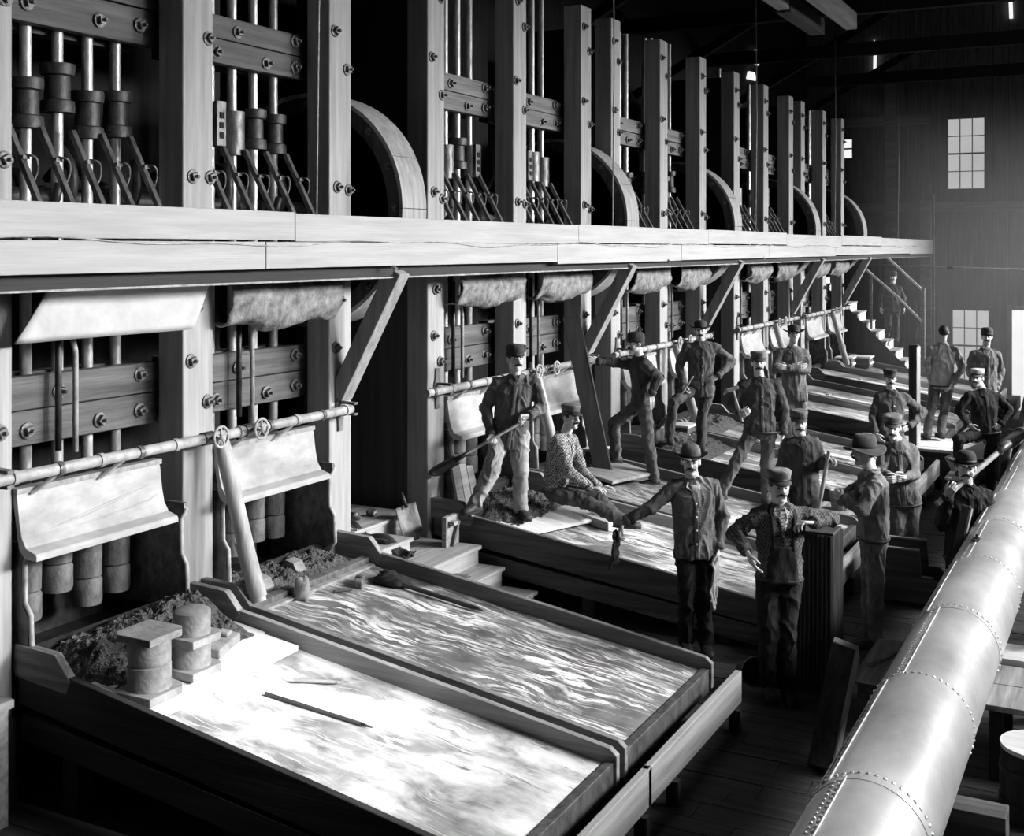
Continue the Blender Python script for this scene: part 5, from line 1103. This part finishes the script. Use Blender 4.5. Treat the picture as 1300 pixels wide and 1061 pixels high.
    # ---- boots
    if boots:
        for S in 'RL':
            a_ = J['a' + S]; td = fs.copy()
            if toe and S in toe: td = RGT * toe[S][0] - FWD * toe[S][1]
            td.z = 0; td.normalize(); tl = UP.cross(td); g = G()
            ft = a_ - UP * .088
            g.loft([(ft - td * .075 + UP * .045, tl * .03, UP * .042), (ft - td * .06 + UP * .05, tl * .04, UP * .05), (ft + td * .0 + UP * .052, tl * .043, UP * .052), (ft + td * .07 + UP * .042, tl * .046, UP * .042), (ft + td * .14 + UP * .034, tl * .05, UP * .032), (ft + td * .19 + UP * .03, tl * .04, UP * .027), (ft + td * .205 + UP * .026, tl * .02, UP * .018)], 16, 2.6)
            g.capsule(a_ - UP * .03, a_ + (J['k' + S] - a_).normalized() * .08, .048, .05, 12, 3)
            bo = obj('boot', g, LEATH, root, smooth=True)
            s2 = G(); s2.prism([(p_.x, p_.y) for p_ in [ft + td * q + tl * r_ for q, r_ in ((-.08, -.03), (-.08, .03), (0, .042), (.09, .05), (.16, .048), (.205, .02), (.205, -.02), (.16, -.048), (.09, -.05), (0, -.042))]], 'Z', ft.z, ft.z + .016); obj('sole', s2, RAG, bo)
    return root

JK = cloth
person('m1', 'man in dark round cap and light trousers standing on the third table holding a shovel', 24, cloth(.1), mat('light_canvas_trousers', .16, .4, .9, 0, (6, 6, 5), 7, .5, (16, 16, 9), (.3, .72), .15, .03), 'round', cloth(.04), handR=dict(c=1.1, n=(.3, 0, .9)), handL=dict(c=1.1, n=(-.6, -.3, .6), d=(-.9, -.1, .4)), hem=.16, toe=dict(R=(-.6, .8), L=(.4, .9)), loose=1.12)
person('m2', 'man in checked shirt and cap sitting on the side of the third table', 38, check_mat('checked_shirt', .05, .3, 55), cloth(.06), 'cap', cloth(.12), handR=dict(c=.5, d=(.8, .1, .3), n=(.2, -1, 0)), handL=dict(c=.5, d=(.8, .2, .2), n=(0, -1, .2)), jacket='shirt', hem=.02, toe=dict(R=(1, .3), L=(1, .2)))
person('m3', 'man in round cap seen from the side, bracing a leaning plank with one hand', -68, cloth(.055), cloth(.1), 'round', cloth(.04), handR=dict(c=.5, d=(-.8, .3, .2), n=(-.6, 0, -.7)), handL=dict(c=.35, d=(.1, -.7, .2), n=(-.3, 0, -1)), jacket='jacket', hem=.06)
person('m4', 'man in bowler on the fifth table, one hand on his hip, one leg raised', -8, cloth(.085), cloth(.07), 'bowler', FELT, near=False, handR=dict(c=.9), handL=dict(c=.3, d=(-.9, -.3, .1), n=(0, -.2, -1)), buttons=4, hem=.14)
person('m5', 'man in peaked cap striding across the tables with a hammer in his hand', -5, cloth(.065), cloth(.1), 'cap', cloth(.13), handR=dict(c=1.2, d=(.2, .5, .8), n=(.8, .3, -.2)), handL=dict(c=.4, d=(0, -1, .05)), buttons=2, hem=.03, toe=dict(R=(-.7, .7), L=(.1, 1)))
person('m6', 'man in a wide bowler with folded arms standing on the sixth table', -2, cloth(.13), cloth(.2), 'bowler', FELT, near=False, must=False, handR=dict(c=.3, d=(.9, .1, .2), n=(0, 0, -1)), handL=dict(c=.3, d=(-.9, .2, .2), n=(0, 0, -1)), hem=.12)
person('m7', 'man in cap and open jacket behind the others, one fist on an upright shovel', -4, cloth(.07), cloth(.045), 'cap', cloth(.12), near=False, handR=dict(c=.7), handL=dict(c=1.2, d=(.7, -.1, .5), n=(-.2, -.8, .3)), collar_m=cloth(.05, 'inner_shirt'), hem=.14, pitch=-.05)
person('m8', 'man in bowler and buttoned cardigan in the foreground, reaching toward the third table', -6, mat('knit_cardigan', .075, .17, .9, 0, (8, 8, 6), 6, .5, (30, 30, 80), (.3, .7), .15, .012), cloth(.028), 'bowler', cloth(.09, 'grey_felt'), handR=dict(c=.7, d=(-.5, -.8, .2), n=(.5, -.6, .2)), handL=dict(c=.7, d=(-.1, -1, .2)), buttons=4, collar_m=cloth(.3, 'pale_shirt'), hem=.1)
person('m9', 'moustached man in peaked cap and overalls leaning an arm on the dark ribbed post', 6, check_mat('dark_checked_shirt', .025, .1, 60), cloth(.022), 'cap', cloth(.15), handR=dict(c=.35, d=(.35, -.9, .2), n=(.9, .2, -.2)), handL=dict(c=.6, d=(-.9, .1, .3), n=(0, -1, .2)), jacket='shirt', hem=.0, collar_m=check_mat('shirt_front_check', .08, .4, 70), brace=True)
person('m10', 'man in slouch hat seen in profile with folded arms, beside the ribbed post', -88, cloth(.16), cloth(.12), 'slouch', FELT, handR=dict(c=.6, n=(.2, 0, -1)), handL=dict(c=.6, n=(.3, -.2, -1)), jacket='shirt', hem=.0)
person('m11', 'man in striped cap and overalls with joined hands behind the slouch hatted man', -18, cloth(.11), cloth(.1), 'cap', cloth(.12), near=False, handR=dict(c=.6, d=(.8, -.1, .4), n=(.2, 0, -1)), handL=dict(c=.6, d=(-.9, -.1, .3), n=(-.2, 0, -1)), beard=False, hem=.04, pitch=-.12)
person('m12', 'man in dark cap with pale buttons, hands on hips, left of the pale post', -8, cloth(.07), cloth(.05), 'cap', FELT, near=False, handR=dict(c=.4, d=(.5, -.8, .2), n=(.8, 0, -.5)), handL=dict(c=.4, d=(-.8, -.4, .2), n=(-.5, 0, -.8)), buttons=4, jacket='shirt', hem=.04)
person('m13', 'bareheaded man in a pale shirt with his back turned, standing on the low platform', 160, mat('pale_back_shirt', .2, .45, .9, 0, (6, 6, 5), 7, .5, (16, 16, 9), (.3, .72), .15, .03), cloth(.1), None, near=False, must=False, jacket='shirt', hem=.06)
person('m14', 'man in pale work shirt standing in front of the far lower window', -20, cloth(.16), cloth(.14), 'round', cloth(.06), near=False, jacket='shirt', hem=.16)
person('m15', 'man in dark jersey and pale cap, hands on hips, one foot on a box', -40, cloth(.03), cloth(.02), 'cap', cloth(.36), near=False, handR=dict(c=.4, d=(.6, -.6, .2), n=(.8, 0, -.5)), handL=dict(c=.4, d=(-.8, -.4, .2), n=(-.5, 0, -.8)), jacket='jersey', hem=.04)
person('m16', 'man in bowler and black shirt with a shovel on his shoulder, behind the riveted pipe', -14, cloth(.03), cloth(.018), 'bowler', FELT, handR=dict(c=1.1, d=(.2, .7, .5), n=(.6, .3, -.6)), handL=dict(c=.3, d=(.1, -1, .1), n=(-.8, 0, .2)), jacket='shirt', hem=.04)
person('m17', 'man in dark clothes standing high on the far staircase', -30, cloth(.05), cloth(.05), 'round', cloth(.04), near=False, hem=.1)

# what they hold
def V(*a): return Vector(a)
shovel('long shovel held across the body by the man in light trousers', (.95, 10.53, 1.84), (.3, 10.05, 1.4), (-.7, -.4, -.4), (.75, -.2, -.6), IRON, r=.015)
j = JOINTS['m4']['wR']; shovel('shovel held low by the man with the bowler and raised leg', (j[0] + .16, j[1] - .05, j[2] + .12), (.53, 14.98, 1.08), (-.1, 0, -1), (1, -.3, 0), r=.014)
j = JOINTS['m7']['wL']; shovel('upright shovel under the fist of the man in the open jacket', (3.42, 12.07, 1.42), (3.25, 11.98, .34), (-.12, 0, -1), (.6, -.8, 0), r=.02)
shovel('shovel carried over the shoulder by the man in the black shirt', (4.7, 10.28, 1.36), (5.16, 11.05, 1.76), (.5, .8, .4), (-.3, -.3, 1), r=.024)
j = JOINTS['m5']['wR']; t = thing('hand_hammer', 'hammer held up by the striding man in the peaked cap', 'hammer', j)
h0, h1 = V(j[0] + .02, j[1] - .06, j[2] - .06), V(j[0] - .085, j[1] - .07, j[2] + .3)
obj('handle', tb([h0, h1], .014, 9), LAST, t, smooth=True, auto=True); d_ = RGT * .9 + UP * .3
obj('head', bm_(tuple(h1 - d_ * .08), tuple(h1 + d_ * .07), .045, .045), DIEM, t, .008); obj('peen', tb([tuple(h1 - d_ * .08), tuple(h1 - d_ * .12 - UP * .03)], [.022, .008], 8), DIEM, t)
j = JOINTS['m8']['wR']; rag('dark oily cloth hanging from the reaching hand of the man in the cardigan', [(j[0] - .05, j[1] - .03, j[2] - .1), (j[0] - .06, j[1] - .04, j[2] - .2), (j[0] - .07, j[1] - .04, j[2] - .3), (j[0] - .09, j[1] - .05, j[2] - .38)], .13, RAG, 'cloth', 'cloth', 12)
j = JOINTS['m8']['wL']; rag('pale crumpled paper hanging from the left hand of the man in the cardigan', [(j[0], j[1] - .03, j[2] - .1), (j[0] - .01, j[1] - .03, j[2] - .25), (j[0] - .03, j[1] - .03, j[2] - .4), (j[0] - .02, j[1] - .03, j[2] - .5)], .1, CANV, 'paper', 'paper', 15)
